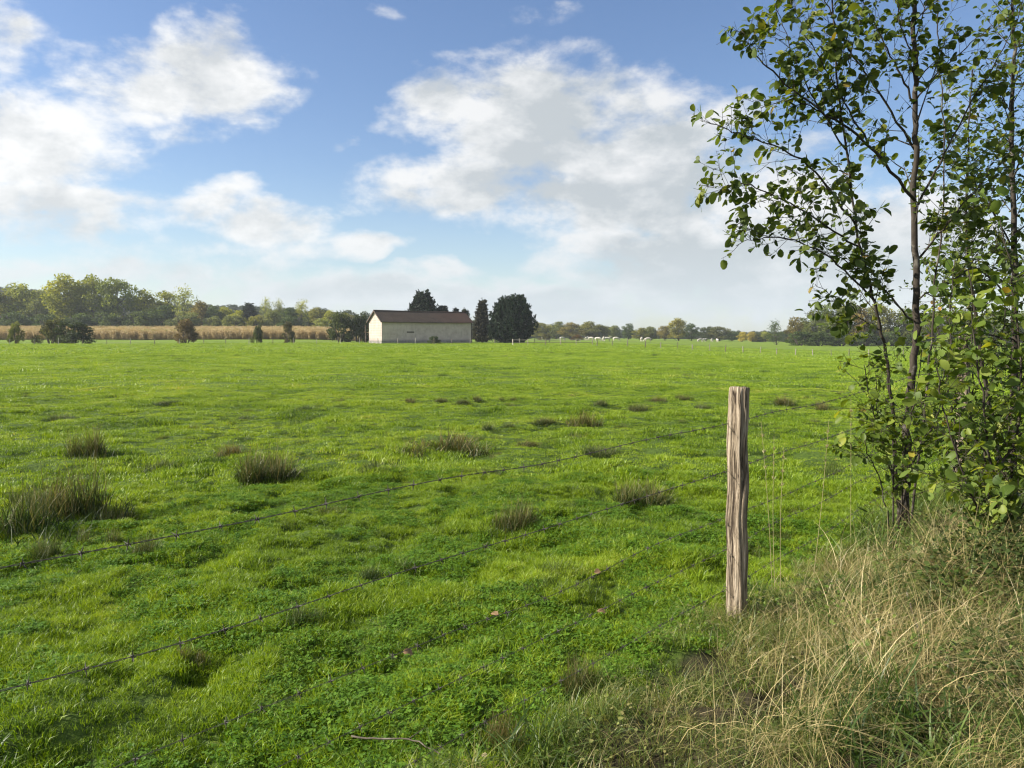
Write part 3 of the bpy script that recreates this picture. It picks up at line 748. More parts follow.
# ------------------------------------------------------------------ barn
def make_barn():
    th = R(36); L_, W, E, RZ = 20.6, 5.6, 4.5, 6.42
    c0 = at(381.8, 336, 150)
    z0 = h1(c0.x, 150) - .05
    root = empty('barn', (c0.x, 150, z0), th)
    tag(root, 'long rendered barn with brown tiled gable roof standing in the pasture', 'barn')
    T = .3
    # local frame: x along the long wall, y away from us, origin at the near left corner
    g = G()
    for (c, s) in (((L_ / 2, T / 2, E / 2), (L_, T, E)), ((L_ / 2, W - T / 2, E / 2), (L_, T, E))):
        v, f = box(c, s); g.add(v, f)
    for x0 in (0.0, L_ - T):
        poly = [(0 + T, 0), (W - T, 0), (W - T, E + (RZ - E) * T / (W / 2)), (W / 2, RZ), (T, E + (RZ - E) * T / (W / 2))]
        n = len(poly)
        v = [(x0 + .003, a, b) for a, b in poly] + [(x0 + T - .003, a, b) for a, b in poly]
        i = np.arange(n); k = (i + 1) % n
        g.add(v, [np.arange(n)[None, ::-1], (np.arange(n) + n)[None], np.stack([i, k, k + n, i + n], -1)])
    g.build('wall', M['render'], root)
    pl = G(); v, f = box((L_ / 2, -.03, .35), (L_ + .1, .06, .7)); pl.add(v, f); v, f = box((-.03, W / 2, .35), (.06, W - .01, .7)); pl.add(v, f)
    pl.build('plinth', M['plinth'], root)
    ov, ve, tk = .45, .35, .14
    rf = G(); sl = (RZ - E) / (W / 2)
    for sgn in (0, 1):
        y0, y1 = (-ov, W / 2) if sgn == 0 else (W + ov, W / 2)
        za = E - sl * ov + .05; zb = RZ + .05
        n = 48; xs = np.linspace(-ve, L_ + ve, n)
        sag = -.06 * np.sin((xs + ve) / (L_ + 2 * ve) * math.pi) + (vnoise(xs * .7, xs * 0, 91) - .5) * .05
        rows = []
        for (yy, zz) in ((y0, za), (y1, zb), (y1, zb + tk), (y0, za + tk)):
            rows.append(np.stack([xs, np.full(n, yy), zz + sag], -1))
        v = np.stack(rows, 1).reshape(-1, 3)
        i = np.arange(n - 1)[:, None] * 4; j = np.arange(4)[None]; k = (j + 1) % 4
        rf.add(v, [np.stack([i + j, i + k, i + 4 + k, i + 4 + j], -1).reshape(-1, 4), np.array([[0, 1, 2, 3]]), np.array([[3, 2, 1, 0]]) + (n - 1) * 4])
    ro = rf.build('roof', M['roof'], root)
    rg = G(); xs = np.linspace(-ve - .02, L_ + ve + .02, 30)
    v, f = tube(np.stack([xs, np.full(30, W / 2), RZ + .17 - .06 * np.sin((xs + ve) / (L_ + 2 * ve) * math.pi)], -1), .13, 8); rg.add(v, f)
    rg.build('ridge_tiles', M['roof'], ro)
    vb = G()
    for sgn in (0, 1):
        y0 = -ov if sgn == 0 else W + ov
        a = np.array((-ve - .03, y0, E - sl * ov + .0)); b = np.array((-ve - .03, W / 2, RZ))
        d = np.array((0, 0, .22))
        v = np.array([a - d * .3, b - d * .3, b + d, a + d]); v = np.vstack([v, v + (.05, 0, 0)])
        vb.add(v, [np.array(((0, 1, 2, 3), (7, 6, 5, 4), (0, 4, 5, 1), (2, 6, 7, 3), (0, 3, 7, 4), (1, 5, 6, 2)))])
    vb.build('verge_board', M['timber'], ro)
    sl_ = G(); v, f = box((6.3, -.02, 2.35), (1.6, .06, .2)); sl_.add(v, f); sl_.build('slot_opening', M['dark'], root)
    gt = G(); v, f = tube(np.array([(L_ + .1, -.12, E - .1), (L_ + .1, -.12, .2)]), .06, 6); gt.add(v, f); gt.build('downpipe', M['timber'], root)
    ps = G(); v, f = box((-.5, W + .55, 1.9), (.16, .16, 3.8)); ps.add(v, f); ps.build('prop_post', M['timber'], root)
make_barn()


# ------------------------------------------------------------------ trees, built at unit height 1 and scaled
def tree_meshes(seed, kind='round', leaves=2600, leaf=.032, airy=0.0):
    r = np.random.default_rng(seed)
    tr = G(); cr = G()
    h0 = .12 if kind != 'bush' else .02
    top = .82
    lean = r.normal(0, .03, 2)
    trunk = spline([(0, 0, -.03), (lean[0] * .4, lean[1] * .4, .25), (lean[0], lean[1], .55), (lean[0] * 1.3, lean[1] * 1.3, top)], 9)
    if kind == 'bush':
        for q in range(6):
            a = r.uniform(0, 6.28)
            v, f = tube(spline([(0.05 * math.cos(a), .05 * math.sin(a), -.03), (.15 * math.cos(a), .15 * math.sin(a), .3), (.3 * math.cos(a), .3 * math.sin(a), .7)], 5), [.022, .02, .015, .01, .006], 5); tr.add(v, f)
    else:
        v, f = tube(trunk, np.linspace(.022, .005, 9), 6); tr.add(v, f)
    nb = {'round': 22, 'poplar': 20, 'bush': 18, 'oak': 26}[kind]
    cent, rad = [], []
    for q in range(nb):
        k = (q + .5) / nb
        if kind == 'poplar':
            z = .16 + .80 * k; env = .17 * (math.sin(math.pi * min(1, (k * .85 + .12))) ** .6)
        elif kind == 'bush':
            z = .08 + .72 * k * r.uniform(.7, 1.1); env = .46 * math.sqrt(max(.05, 1 - (k * .92) ** 2))
        elif kind == 'oak':
            z = .22 + .70 * k; env = .40 * (math.sin(math.pi * min(1, k * .82 + .14)) ** .7)
        else:
            z = .15 + .78 * k; env = .30 * (math.sin(math.pi * min(1, k * .80 + .15)) ** .75)
        a = q * 2.4 + r.uniform(-.5, .5); e = env * r.uniform(.35, 1.0)
        c = np.array((e * math.cos(a) + lean[0], e * math.sin(a) + lean[1], z + r.normal(0, .03)))
        cent.append(c); rad.append(r.uniform(.085, .16) * (1 if kind != 'poplar' else .75) * (1.25 if kind == 'bush' else 1))
        if kind != 'bush':
            zb = max(.1, z - r.uniform(.12, .25)); tb = trunk[min(8, int(zb / top * 8))]
            v, f = tube(spline([tb, tb * .5 + c * .5 + (0, 0, -.02), c], 5), np.linspace(.009, .0025, 5), 4, False); tr.add(v, f)
    cent = np.array(cent); rad = np.array(rad)
    n = leaves
    w = rad ** 2; pick = r.choice(nb, n, p=w / w.sum())
    d = r.normal(0, 1, (n, 3)); d /= np.linalg.norm(d, axis=1, keepdims=True)
    rr = rad[pick] * np.clip(r.uniform(.25, 1.08, n) ** .5 + r.normal(0, .10 + airy * .2, n), .1, 1.5)
    c = cent[pick] + d * rr[:, None] * np.array((1, 1, .8)); c[:, 2] = np.maximum(c[:, 2], .015)
    a = r.normal(0, 1, (n, 3)); a /= np.linalg.norm(a, axis=1, keepdims=True)
    b = np.cross(a, r.normal(0, 1, (n, 3))); b /= np.linalg.norm(b, axis=1, keepdims=True)
    s = (leaf * r.uniform(.5, 1.3, n))[:, None]
    v = np.stack([c - a * s * .5, c + b * s * .33, c + a * s * .55, c - b * s * .36], 1).reshape(-1, 3)
    blobv = r.uniform(0, 1, nb)
    var = np.clip(blobv[pick] * .5 + r.uniform(0, .5, n), 0, 1)
    cr.add(v, [np.arange(n * 4).reshape(-1, 4)], np.repeat(var, 4))
    zt = np.percentile(c[:, 2], 99.2); wt = np.percentile(np.hypot(c[:, 0] - lean[0], c[:, 1] - lean[1]), 97) * 2
    return tr.mesh('trunk', M['tree_bark']), cr.mesh('crown', M['tree']), zt, wt
WIDTH = {'cypress': .66, 'spruce': .46}
def conifer_meshes(seed, kind='cypress', n=10000):
    r = np.random.default_rng(seed); tr = G(); cr = G()
    v, f = tube(np.array([(0, 0, -.03), (0, 0, .5), (0.01, 0, .95)]), [.028, .02, .003], 6); tr.add(v, f)
    # plumes: ascending sprays on a rounded cone
    k = r.uniform(0, 1, n)
    if kind == 'cypress': env = lambda z: .36 * np.clip(np.minimum((z + .10) * 3.2, 1), 0, 1) * np.clip(1 - (np.clip(z - .22, 0, 1) / .80) ** 1.8, 0, 1) ** .72
    else: env = lambda z: .24 * np.clip(1.05 - z, 0, 1) ** .75 * np.clip((z + .05) * 6, 0, 1)
    npl = 190
    pz = r.uniform(.03, .95, npl) ** .9; pa = r.uniform(0, 6.28, npl); pr = env(pz) * r.uniform(.72, 1.06, npl)
    tips = np.stack([pr * np.cos(pa), pr * np.sin(pa), pz], -1)
    pl = r.uniform(.07, .16, npl)
    pick = r.integers(0, npl, n)
    sft = r.uniform(0, 1, n)
    od = np.stack([np.cos(pa), np.sin(pa), np.full(npl, 1.5 if kind == 'cypress' else .5)], -1); od /= np.linalg.norm(od, axis=1, keepdims=True)
    c = tips[pick] + od[pick] * (pl[pick] * (sft - .6))[:, None] + r.normal(0, 1, (n, 3)) * (.030 * (1.1 - sft))[:, None]
    c[:, 2] = np.maximum(c[:, 2], .02)
    a = od[pick] + r.normal(0, .45, (n, 3)); a /= np.linalg.norm(a, axis=1, keepdims=True)
    b = np.cross(a, r.normal(0, 1, (n, 3))); b /= np.linalg.norm(b, axis=1, keepdims=True)
    s = (.022 * r.uniform(.6, 1.4, n))[:, None]
    v = np.stack([c - a * s * .6, c + b * s * .3, c + a * s * .9, c - b * s * .3], 1).reshape(-1, 3)
    pv = r.uniform(0, 1, npl)
    cr.add(v, [np.arange(n * 4).reshape(-1, 4)], np.repeat(np.clip(pv[pick] * .5 + sft * .5, 0, 1), 4))
    # inner foliage so the crown is dense
    m = n // 2; z = r.uniform(.03, .9, m); a_ = r.uniform(0, 6.28, m); q = env(z) * np.sqrt(r.uniform(0, .75, m))
    c = np.stack([q * np.cos(a_), q * np.sin(a_), z], -1); a = r.normal(0, 1, (m, 3)); a /= np.linalg.norm(a, axis=1, keepdims=True)
    b = np.cross(a, r.normal(0, 1, (m, 3))); b /= np.linalg.norm(b, axis=1, keepdims=True)
    v = np.stack([c - a * .03, c + b * .025, c + a * .03, c - b * .025], 1).reshape(-1, 3)
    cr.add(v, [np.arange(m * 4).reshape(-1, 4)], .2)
    return tr.mesh('trunk', M['tree_bark']), cr.mesh('crown', M['conifer']), .97, WIDTH[kind]

KIND = {
    'round': [tree_meshes(100 + i, 'round', 4200, .042) for i in range(4)],
    'airy': [tree_meshes(200 + i, 'round', 1700, .036, 1.0) for i in range(2)],
    'poplar': [tree_meshes(300 + i, 'poplar', 2600, .034, .5) for i in range(2)],
    'oak': [tree_meshes(400 + i, 'oak', 4600, .042) for i in range(3)],
    'bush': [tree_meshes(500 + i, 'bush', 3600, .055) for i in range(3)],
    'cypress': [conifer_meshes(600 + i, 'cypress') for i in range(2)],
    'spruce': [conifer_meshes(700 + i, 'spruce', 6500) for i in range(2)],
}
_cnt = {}
def plant(name, cat, kind, px, ytop, wpx, Y, tint, label, group=None, base=None, sink=0.0):
    """a tree whose top stands at pixel (px, ytop), at distance Y"""
    if name == 'field_bush': wpx *= .88
    top = at(px, ytop, Y); zb = h1(top.x, Y) if base is None else base
    hgt = top.z - zb + sink; wid = wpx * Y / F
    i = _cnt.get(kind, 0); _cnt[kind] = i + 1
    tm, cm, zt, wt = KIND[kind][i % len(KIND[kind])]
    root = empty(name, (top.x, Y, zb - sink), rng.uniform(0, 6.28))
    k = wid / wt
    root.scale = (k, k, hgt / zt)
    if kind == 'bush' and Y < 200: tint = tuple(c * 1.7 for c in tint)
    if kind not in ('cypress', 'spruce') and Y > 200: tint = tuple(min(.42, c * f) for c, f in zip(tint, (2.3, 2.2, 1.5)))
    tag(root, label, cat, group)
    for nm, me in (('trunk', tm), ('crown', cm)):
        o = bpy.data.objects.new(nm, me); col.objects.link(o); o.parent = root; o.color = (*tint, 1) if nm == 'crown' else (1, 1, 1, 1)
    return root

GREEN = (.060, .085, .026); YGREEN = (.125, .135, .032); PALE = (.12, .135, .055); DARK = (.030, .046, .020); BROWN = (.085, .075, .035); OLIVE = (.085, .088, .034); GREY = (.075, .088, .050)
gw = 'trees at the edge of the wood behind the maize'
LEFT = [
    ('poplar_tree', 'round', 18, 285, 46, 345, PALE, 'tall pale olive tree at the left end of the wood'),
    ('wood_tree', 'round', 48, 291, 44, 350, GREY, 'grey green tree left of the tall bright green pair'),
    ('wood_tree', 'round', -6, 291, 40, 340, OLIVE, 'olive tree cut by the left edge of the picture'),
    ('wood_tree', 'airy', 36, 298, 30, 338, GREY, 'lower thin greyish tree before the tall pale olive one'),
    ('wood_tree', 'round', 68, 277, 40, 335, YGREEN, 'tallest bright yellow green tree of the wood, left of its pair'),
    ('wood_tree', 'oak', 92, 277, 44, 338, (.095, .11, .03), 'tall full green tree in the middle of the bright pair'),
    ('wood_tree', 'oak', 118, 280, 42, 336, (.08, .10, .032), 'broad dark green tree on the right of the bright pair'),
    ('wood_tree', 'round', 143, 291, 30, 340, YGREEN, 'yellow topped tree just right of the broad dark green one'),
    ('wood_tree', 'poplar', 165, 292, 26, 345, YGREEN, 'slender yellow tree left of the airy round crowned one'),
    ('birch_tree', 'airy', 187, 288, 30, 340, PALE, 'pale airy round crowned tree standing above the maize'),
    ('wood_tree', 'round', 160, 306, 34, 330, DARK, 'low dark tree below the slender yellow one'),
    ('wood_tree', 'round', 203, 302, 24, 335, BROWN, 'brownish tree right of the pale airy one'),
    ('wood_tree', 'oak', 214, 307, 22, 332, DARK, 'small dark tree above the reddish bush'),
    ('wood_tree', 'round', 226, 308, 22, 338, YGREEN, 'small yellow green tree left of the dark pointed one'),
    ('wood_tree', 'spruce', 249, 303, 26, 332, (.04, .055, .024), 'dark pointed evergreen rising from the low right part of the wood'),
    ('wood_tree', 'round', 239, 311, 20, 328, YGREEN, 'small bright tree in front of the dark pointed evergreen'),
    ('birch_tree', 'airy', 266, 298, 16, 345, PALE, 'thin pale birch right of the dark pointed evergreen'),
    ('birch_tree', 'airy', 278, 300, 16, 345, YGREEN, 'thin yellowish birch beside the pale one'),
    ('wood_tree', 'round', 287, 308, 24, 340, DARK, 'dark tree right of the thin yellowish birch'),
    ('wood_tree', 'round', 270, 312, 26, 330, GREY, 'low grey round tree before the two birches'),
    ('birch_tree', 'airy', 301, 300, 20, 345, YGREEN, 'yellow birch towards the right end of the wood'),
    ('wood_tree', 'round', 315, 308, 20, 340, OLIVE, 'olive tree right of the yellow birch'),
    ('wood_tree', 'round', 329, 311, 20, 338, YGREEN, 'yellow green tree next to the clump by the barn'),
    ('wood_tree', 'oak', 345, 314, 28, 345, OLIVE, 'olive tree half hidden behind the clump by the barn'),
]
for (nm, k, px, yt, w, Y, tc, lab) in LEFT: plant(nm, 'tree', k, px, yt, w, Y, tc, lab, gw)
gs = 'low scrub at the foot of the wood'
for i, (px, yt, w, tc, lab) in enumerate(((12, 313, 40, DARK, 'dark scrub at the left end of the wood foot'), (45, 315, 36, DARK, 'dark scrub under the grey green tree'), (82, 314, 36, DARK, 'dark scrub under the tall bright trees'), (112, 313, 40, (.035, .05, .024), 'scrub under the broad dark green tree'),
        (140, 312, 34, (.04, .055, .024), 'scrub below the yellow topped tree'), (186, 312, 34, GREY, 'greyish scrub below the airy round crowned tree'), (212, 317, 24, GREY, 'pale grey scrub above the reddish bush'), (232, 316, 26, GREY, 'grey scrub below the small yellow green tree'),
        (256, 316, 26, OLIVE, 'olive scrub below the dark pointed evergreen'), (292, 316, 28, DARK, 'dark scrub below the yellow birch'), (322, 319, 22, PALE, 'pale scrub beside the clump by the barn'))):
    plant('scrub_bush', 'bush', 'bush', px, yt, w, 322, tc, lab, gs)

# the bushes in the field and the trees about the barn
plant('field_bush', 'bush', 'bush', 15, 323, 17, 150, (.085, .095, .028), 'small yellow green bush by the fence at far left')
plant('field_bush', 'bush', 'bush', 50, 319, 34, 152, (.055, .058, .026), 'brown topped bush forming the left half of the big dark thicket')
plant('field_bush', 'bush', 'bush', 71, 322, 46, 150, (.026, .036, .016), 'wide dark bush in front of the maize at left')
plant('field_bush', 'bush', 'bush', 186, 320, 25, 158, (.085, .062, .04), 'reddish brown bush in front of the maize')
plant('field_bush', 'bush', 'bush', 257, 325, 14, 162, (.045, .055, .022), 'small dark green bush before the maize, left of the thin dark one')
plant('field_bush', 'bush', 'bush', 288, 322, 15, 162, (.06, .055, .032), 'thin dark bush before the maize, nearest the barn')
plant('clump_tree', 'tree', 'bush', 340, 313, 27, 185, (.040, .05, .022), 'dark round tree on the left of the clump beside the barn')
plant('clump_tree', 'tree', 'bush', 358, 313, 27, 188, (.035, .045, .02), 'dark round tree touching the barn gable')
CY = (.016, .033, .013)
plant('cypress_tree', 'conifer', 'cypress', 506, 297, 35, 172, CY, 'dense dark cypress right of the barn, taller left one of two')
plant('cypress_tree', 'conifer', 'cypress', 517, 295, 36, 170, CY, 'dense dark cypress at the right end of the barn trees')
plant('spruce_tree', 'conifer', 'spruce', 482, 300, 22, 180, (.045, .042, .022), 'brownish spruce between the barn end and the cypresses')
plant('cypress_tree', 'conifer', 'cypress', 423, 291, 34, 195, (.014, .027, .012), 'dark rounded cypress rising behind the barn ridge')
plant('cypress_tree', 'conifer', 'cypress', 442, 306, 24, 195, (.014, .026, .012), 'low dark cypress just above the roof, right of the tall one')
plant('spruce_tree', 'conifer', 'spruce', 456, 308, 16, 196, (.03, .04, .018), 'small spruce tip above the roof, left of its twin')
plant('spruce_tree', 'conifer', 'spruce', 465, 309, 18, 196, (.034, .042, .018), 'small spruce tip above the roof near its right end')
plant('field_bush', 'bush', 'bush', 434, 336.5, 16, 146, (.03, .045, .016), 'flat dark weed clump at the foot of the barn wall')

# far trees beyond the cattle
gf = 'trees of the far hedgerows'
FAR = [
    ('hedge_tree', 'oak', 541, 323, 24, 380, OLIVE, 'olive hedgerow tree right behind the cypress'),
    ('hedge_tree', 'round', 556, 322, 22, 390, GREY, 'grey green hedgerow tree left of the grazing cows'),
    ('hedge_tree', 'oak', 570, 323, 26, 370, BROWN, 'brownish hedgerow tree above the dark red bush'),
    ('hedge_tree', 'round', 587, 322, 24, 375, OLIVE, 'olive hedgerow tree above the cluster of white cows'),
    ('hedge_tree', 'oak', 599, 325, 24, 370, (.05, .055, .03), 'dark hedgerow tree on the right of the olive one'),
    ('hedge_tree', 'round', 614, 326, 16, 390, GREY, 'small greyish hedgerow tree above the last cow of the cluster'),
    ('hedge_tree', 'round', 629, 324, 13, 380, DARK, 'narrow dark round hedgerow tree standing taller than its neighbours'),
    ('hedge_tree', 'round', 640, 328, 18, 340, OLIVE, 'olive bush tree behind the pair of white cows'),
    ('hedge_tree', 'round', 652, 327, 18, 345, GREY, 'grey rounded tree right of the pair of white cows'),
    ('hedge_tree', 'oak', 665, 326, 18, 340, BROWN, 'brown green tree left of the tall pale one'),
    ('hedge_tree', 'round', 679, 319, 20, 330, (.115, .11, .045), 'tall pale yellow green tree in the middle of the far hedge'),
    ('hedge_tree', 'oak', 692, 324, 20, 350, DARK, 'dark tree right of the tall pale one'),
    ('hedge_tree', 'oak', 706, 327, 24, 360, (.035, .045, .03), 'dark low tree above the far small cows'),
    ('hedge_tree', 'oak', 720, 327, 26, 350, (.055, .06, .04), 'grey broad tree left of the orange one'),
    ('hedge_tree', 'round', 732, 331, 14, 370, DARK, 'small dark tree directly left of the orange one'),
    ('hedge_tree', 'round', 742, 332, 11, 330, (.36, .16, .05), 'small orange autumn tree in the far hedge'),
    ('hedge_tree', 'round', 753, 332, 13, 335, (.16, .14, .055), 'small yellow tree right of the orange one'),
    ('hedge_tree', 'round', 766, 332, 13, 335, PALE, 'small pale tree left of the airy one by the right wood'),
    ('wood_tree', 'airy', 777, 321, 18, 255, DARK, 'thin open tree standing at the end of the right wood'),
    ('wood_tree', 'round', 796, 318, 22, 255, (.075, .065, .03), 'brown tinged tree next to the thin open one'),
    ('wood_tree', 'oak', 812, 311, 28, 250, (.05, .062, .028), 'dark green tree in the left part of the right wood'),
    ('wood_tree', 'round', 827, 306, 30, 250, (.062, .08, .032), 'tall green tree in the middle of the right wood'),
    ('wood_tree', 'oak', 845, 303, 36, 248, (.07, .085, .034), 'tallest green tree of the right wood, seen left of the alder'),
    ('wood_tree', 'round', 862, 307, 30, 246, (.10, .08, .035), 'rust coloured tree in the right wood by the alder'),
    ('wood_tree', 'oak', 880, 305, 36, 246, OLIVE, 'olive tree of the right wood seen through the left alder stem'),
    ('wood_tree', 'oak', 905, 310, 36, 244, (.06, .07, .03), 'green tree of the right wood behind the main alder trunk'),
    ('wood_tree', 'round', 932, 312, 34, 242, OLIVE, 'olive tree of the right wood just right of the alder trunk'),
    ('wood_tree', 'oak', 962, 311, 38, 240, (.06, .07, .03), 'green tree of the right wood behind the dense alder leaves'),
    ('wood_tree', 'oak', 995, 312, 38, 240, GREEN, 'green tree of the right wood near the right picture edge'),
    ('wood_tree', 'oak', 1030, 310, 40, 240, GREEN, 'green tree of the right wood cut by the right picture edge'),
]
for (nm, k, px, yt, w, Y, tc, lab) in FAR: plant(nm, 'tree', k, px, yt, w, Y, tc, lab, gf if nm == 'hedge_tree' else 'trees of the wood on the right')
plant('field_bush', 'bush', 'bush', 577, 335, 15, 260, (.06, .04, .028), 'dark red bush beside the cluster of white cows')
plant('field_bush', 'bush', 'bush', 545, 333.5, 16, 300, (.05, .05, .025), 'low brown bush by the lone cow near the cypress')
gb = 'low bushes at the foot of the right wood'
for px, lab in ((800, 'low bush under the brown tinged tree'), (820, 'low bush under the dark green wood tree'), (842, 'low bush under the tallest green wood tree'), (866, 'low bush under the rust coloured tree'), (890, 'low bush behind the left alder stem'), (920, 'low bush behind the main alder trunk'), (955, 'low bush right of the main alder trunk'), (990, 'low bush far behind the right alder')):
    plant('scrub_bush', 'bush', 'bush', px, 332, 30, 236, DARK, lab, gb)

# wooded hills far away: one mass
def hill_woods():
    protos = []
    for k in ('oak', 'round', 'bush'):
        for tm, cm, _, _ in KIND[k][:2]: protos.append(cm)
    m = leaf_mat('far_wood_leaf', [(0, (.035, .055, .026)), (.5, (.065, .085, .036)), (.85, (.095, .10, .042)), (1, (.13, .115, .05))], .2, .7, .1, (1.1, 1.1, .7), False, True)
    protos = [p.copy() for p in protos]
    for p in protos: p.materials.clear(); p.materials.append(m)
    xs, ys = [], []
    for (u0, u1, y0, y1, n) in ((-.85, -.20, 480, 900, 1500), (-.35, .02, 430, 760, 650), (-.02, .40, 480, 960, 1500), (.3, .9, 300, 600, 500), (-.30, -.02, 355, 440, 120)):
        u = rng.uniform(u0, u1, n); y = np.sqrt(rng.uniform(y0 ** 2, y1 ** 2, n)); xs.append(u * y); ys.append(y)
    x, y = np.concatenate(xs), np.concatenate(ys); n = len(x)
    hh = rng.uniform(7, 13, n) * np.where(x / y > -.03, .72, 1.0) * np.where((x / y > .13) & (x / y < .36), .72, 1.0); wd = hh * rng.uniform(.8, 1.2, n)
    rot = np.stack([np.zeros(n), np.zeros(n), rng.uniform(0, 6.28, n)], -1)
    instancer('hillside_woods', np.stack([x, y, H(x, y) - .5], -1), rot, np.stack([wd, wd, hh], -1), rng.integers(0, len(protos), n), rng.uniform(0, 1, n), protos, 'hazy blue green woods covering the low hills on the horizon', 'woods')
hill_woods()

def make_maize():
    protos = []
    for k in range(4):
        g = G(); 
        for q in range(7):
            c = rng.uniform(-.55, .55, 2); hh = rng.uniform(.9, 1.1)
            v, f = tube(np.array([(c[0], c[1], 0), (c[0] + .02, c[1], hh * 1.2), (c[0] + .05, c[1], hh * 2.3)]), [.02, .016, .006], 4, False); g.add(v, f, .4)
            for j in range(9):
                z = hh * (.3 + 1.75 * j / 9); a = rng.uniform(0, 6.28); L = rng.uniform(.35, .6)
                d = np.array((math.cos(a), math.sin(a), 0)); s = np.array((-math.sin(a), math.cos(a), 0)) * .055
                b = np.array((c[0], c[1], z)); p1 = b + d * L * .5 + (0, 0, .18); p2 = b + d * L + (0, 0, -.12)
                g.add([b - s * .4, b + s * .4, p1 + s, p1 - s, p2 + s * .2, p2 - s * .2], [np.array(((0, 1, 2, 3), (3, 2, 4, 5)))], rng.uniform(.1, .95))
            b = np.array((c[0] + .05, c[1], hh * 2.25))
            for j in range(6):
                a = rng.uniform(0, 6.28); e = b + (.12 * math.cos(a), .12 * math.sin(a), .28)
                g.add([b - (.02, 0, 0), b + (.02, 0, 0), e], [np.array(((0, 1, 2),))], .9)
        protos.append(g.mesh('maize_plants', M['maize']))
    # front edge dense, behind it the rising field
    X_, Y_ = [], []
    for (y0, y1, n) in ((206, 216, 1900), (216, 312, 5200)):
        y = rng.uniform(y0, y1, n); u = rng.uniform(-.80, -.175, n); X_.append(u * y); Y_.append(np.round(y / .8) * .8)
    x, y = np.concatenate(X_), np.concatenate(Y_); n = len(x)
    rot = np.stack([np.zeros(n), np.zeros(n), rng.uniform(0, 6.28, n)], -1)
    instancer('maize_crop', np.stack([x, y, H(x, y)], -1), rot, rng.uniform(.98, 1.18, n), rng.integers(0, 4, n), rng.uniform(0, 1, n), protos, 'ripe brown maize crop standing in front of the wood', 'maize')
make_maize()


# ------------------------------------------------------------------ white cattle in the far pasture
def cow_mesh(graze):
    """one continuous body grown from a skeleton"""
    def build(chains):
        me = bpy.data.meshes.new('cow_body'); vv = []; ee = []; rr = []
        for ch, par in chains:
            prev = par
            for (p, r) in ch:
                vv.append(p); rr.append(r); i = len(vv) - 1
                if prev is not None: ee.append((prev, i))
                prev = i
        me.from_pydata(vv, ee, []); o = bpy.data.objects.new('cow_body', me); col.objects.link(o)
        md = o.modifiers.new('s', 'SKIN'); 
        for i, sv in enumerate(me.skin_vertices[0].data): sv.radius = (rr[i] if isinstance(rr[i], tuple) else (rr[i], rr[i])); sv.use_root = (i == 0)
        o.modifiers.new('u', 'SUBSURF').levels = 1
        dg = bpy.context.evaluated_depsgraph_get(); m2 = bpy.data.meshes.new_from_object(o.evaluated_get(dg))
        bpy.data.objects.remove(o); return m2
    body = [((.0, 0, 1.02), .34), ((-.45, 0, 1.05), .33), ((-.78, 0, 1.10), .26), ((.45, 0, 1.0), .36), ((.75, 0, 1.04), .30)]
    ch = [(body[:3], None), (body[3:], 0)]                 # 0 mid, 1,2 rear; 3,4 front
    if graze: ch.append(([((1.02, 0, .85), .19), ((1.22, 0, .55), .14), ((1.33, 0, .33), .14), ((1.45, 0, .12), .085)], 4))
    else: ch.append(([((1.02, 0, 1.25), .19), ((1.22, 0, 1.42), .14), ((1.42, 0, 1.36), .14), ((1.62, 0, 1.22), .085)], 4))
    for s in (-1, 1):
        ch.append(([((.74, s * .17, .72), .15), ((.74, s * .18, .40), .075), ((.75, s * .18, .06), .06)], 4))
        ch.append(([((-.70, s * .17, .74), .18), ((-.66, s * .18, .55), .11), ((-.80, s * .18, .36), .07), ((-.76, s * .18, .06), .06)], 2))
    ch.append(([((-1.02, 0, 1.05), .05), ((-1.08, 0, .75), .03), ((-1.07, 0, .5), .035)], 2))
    return build(ch)
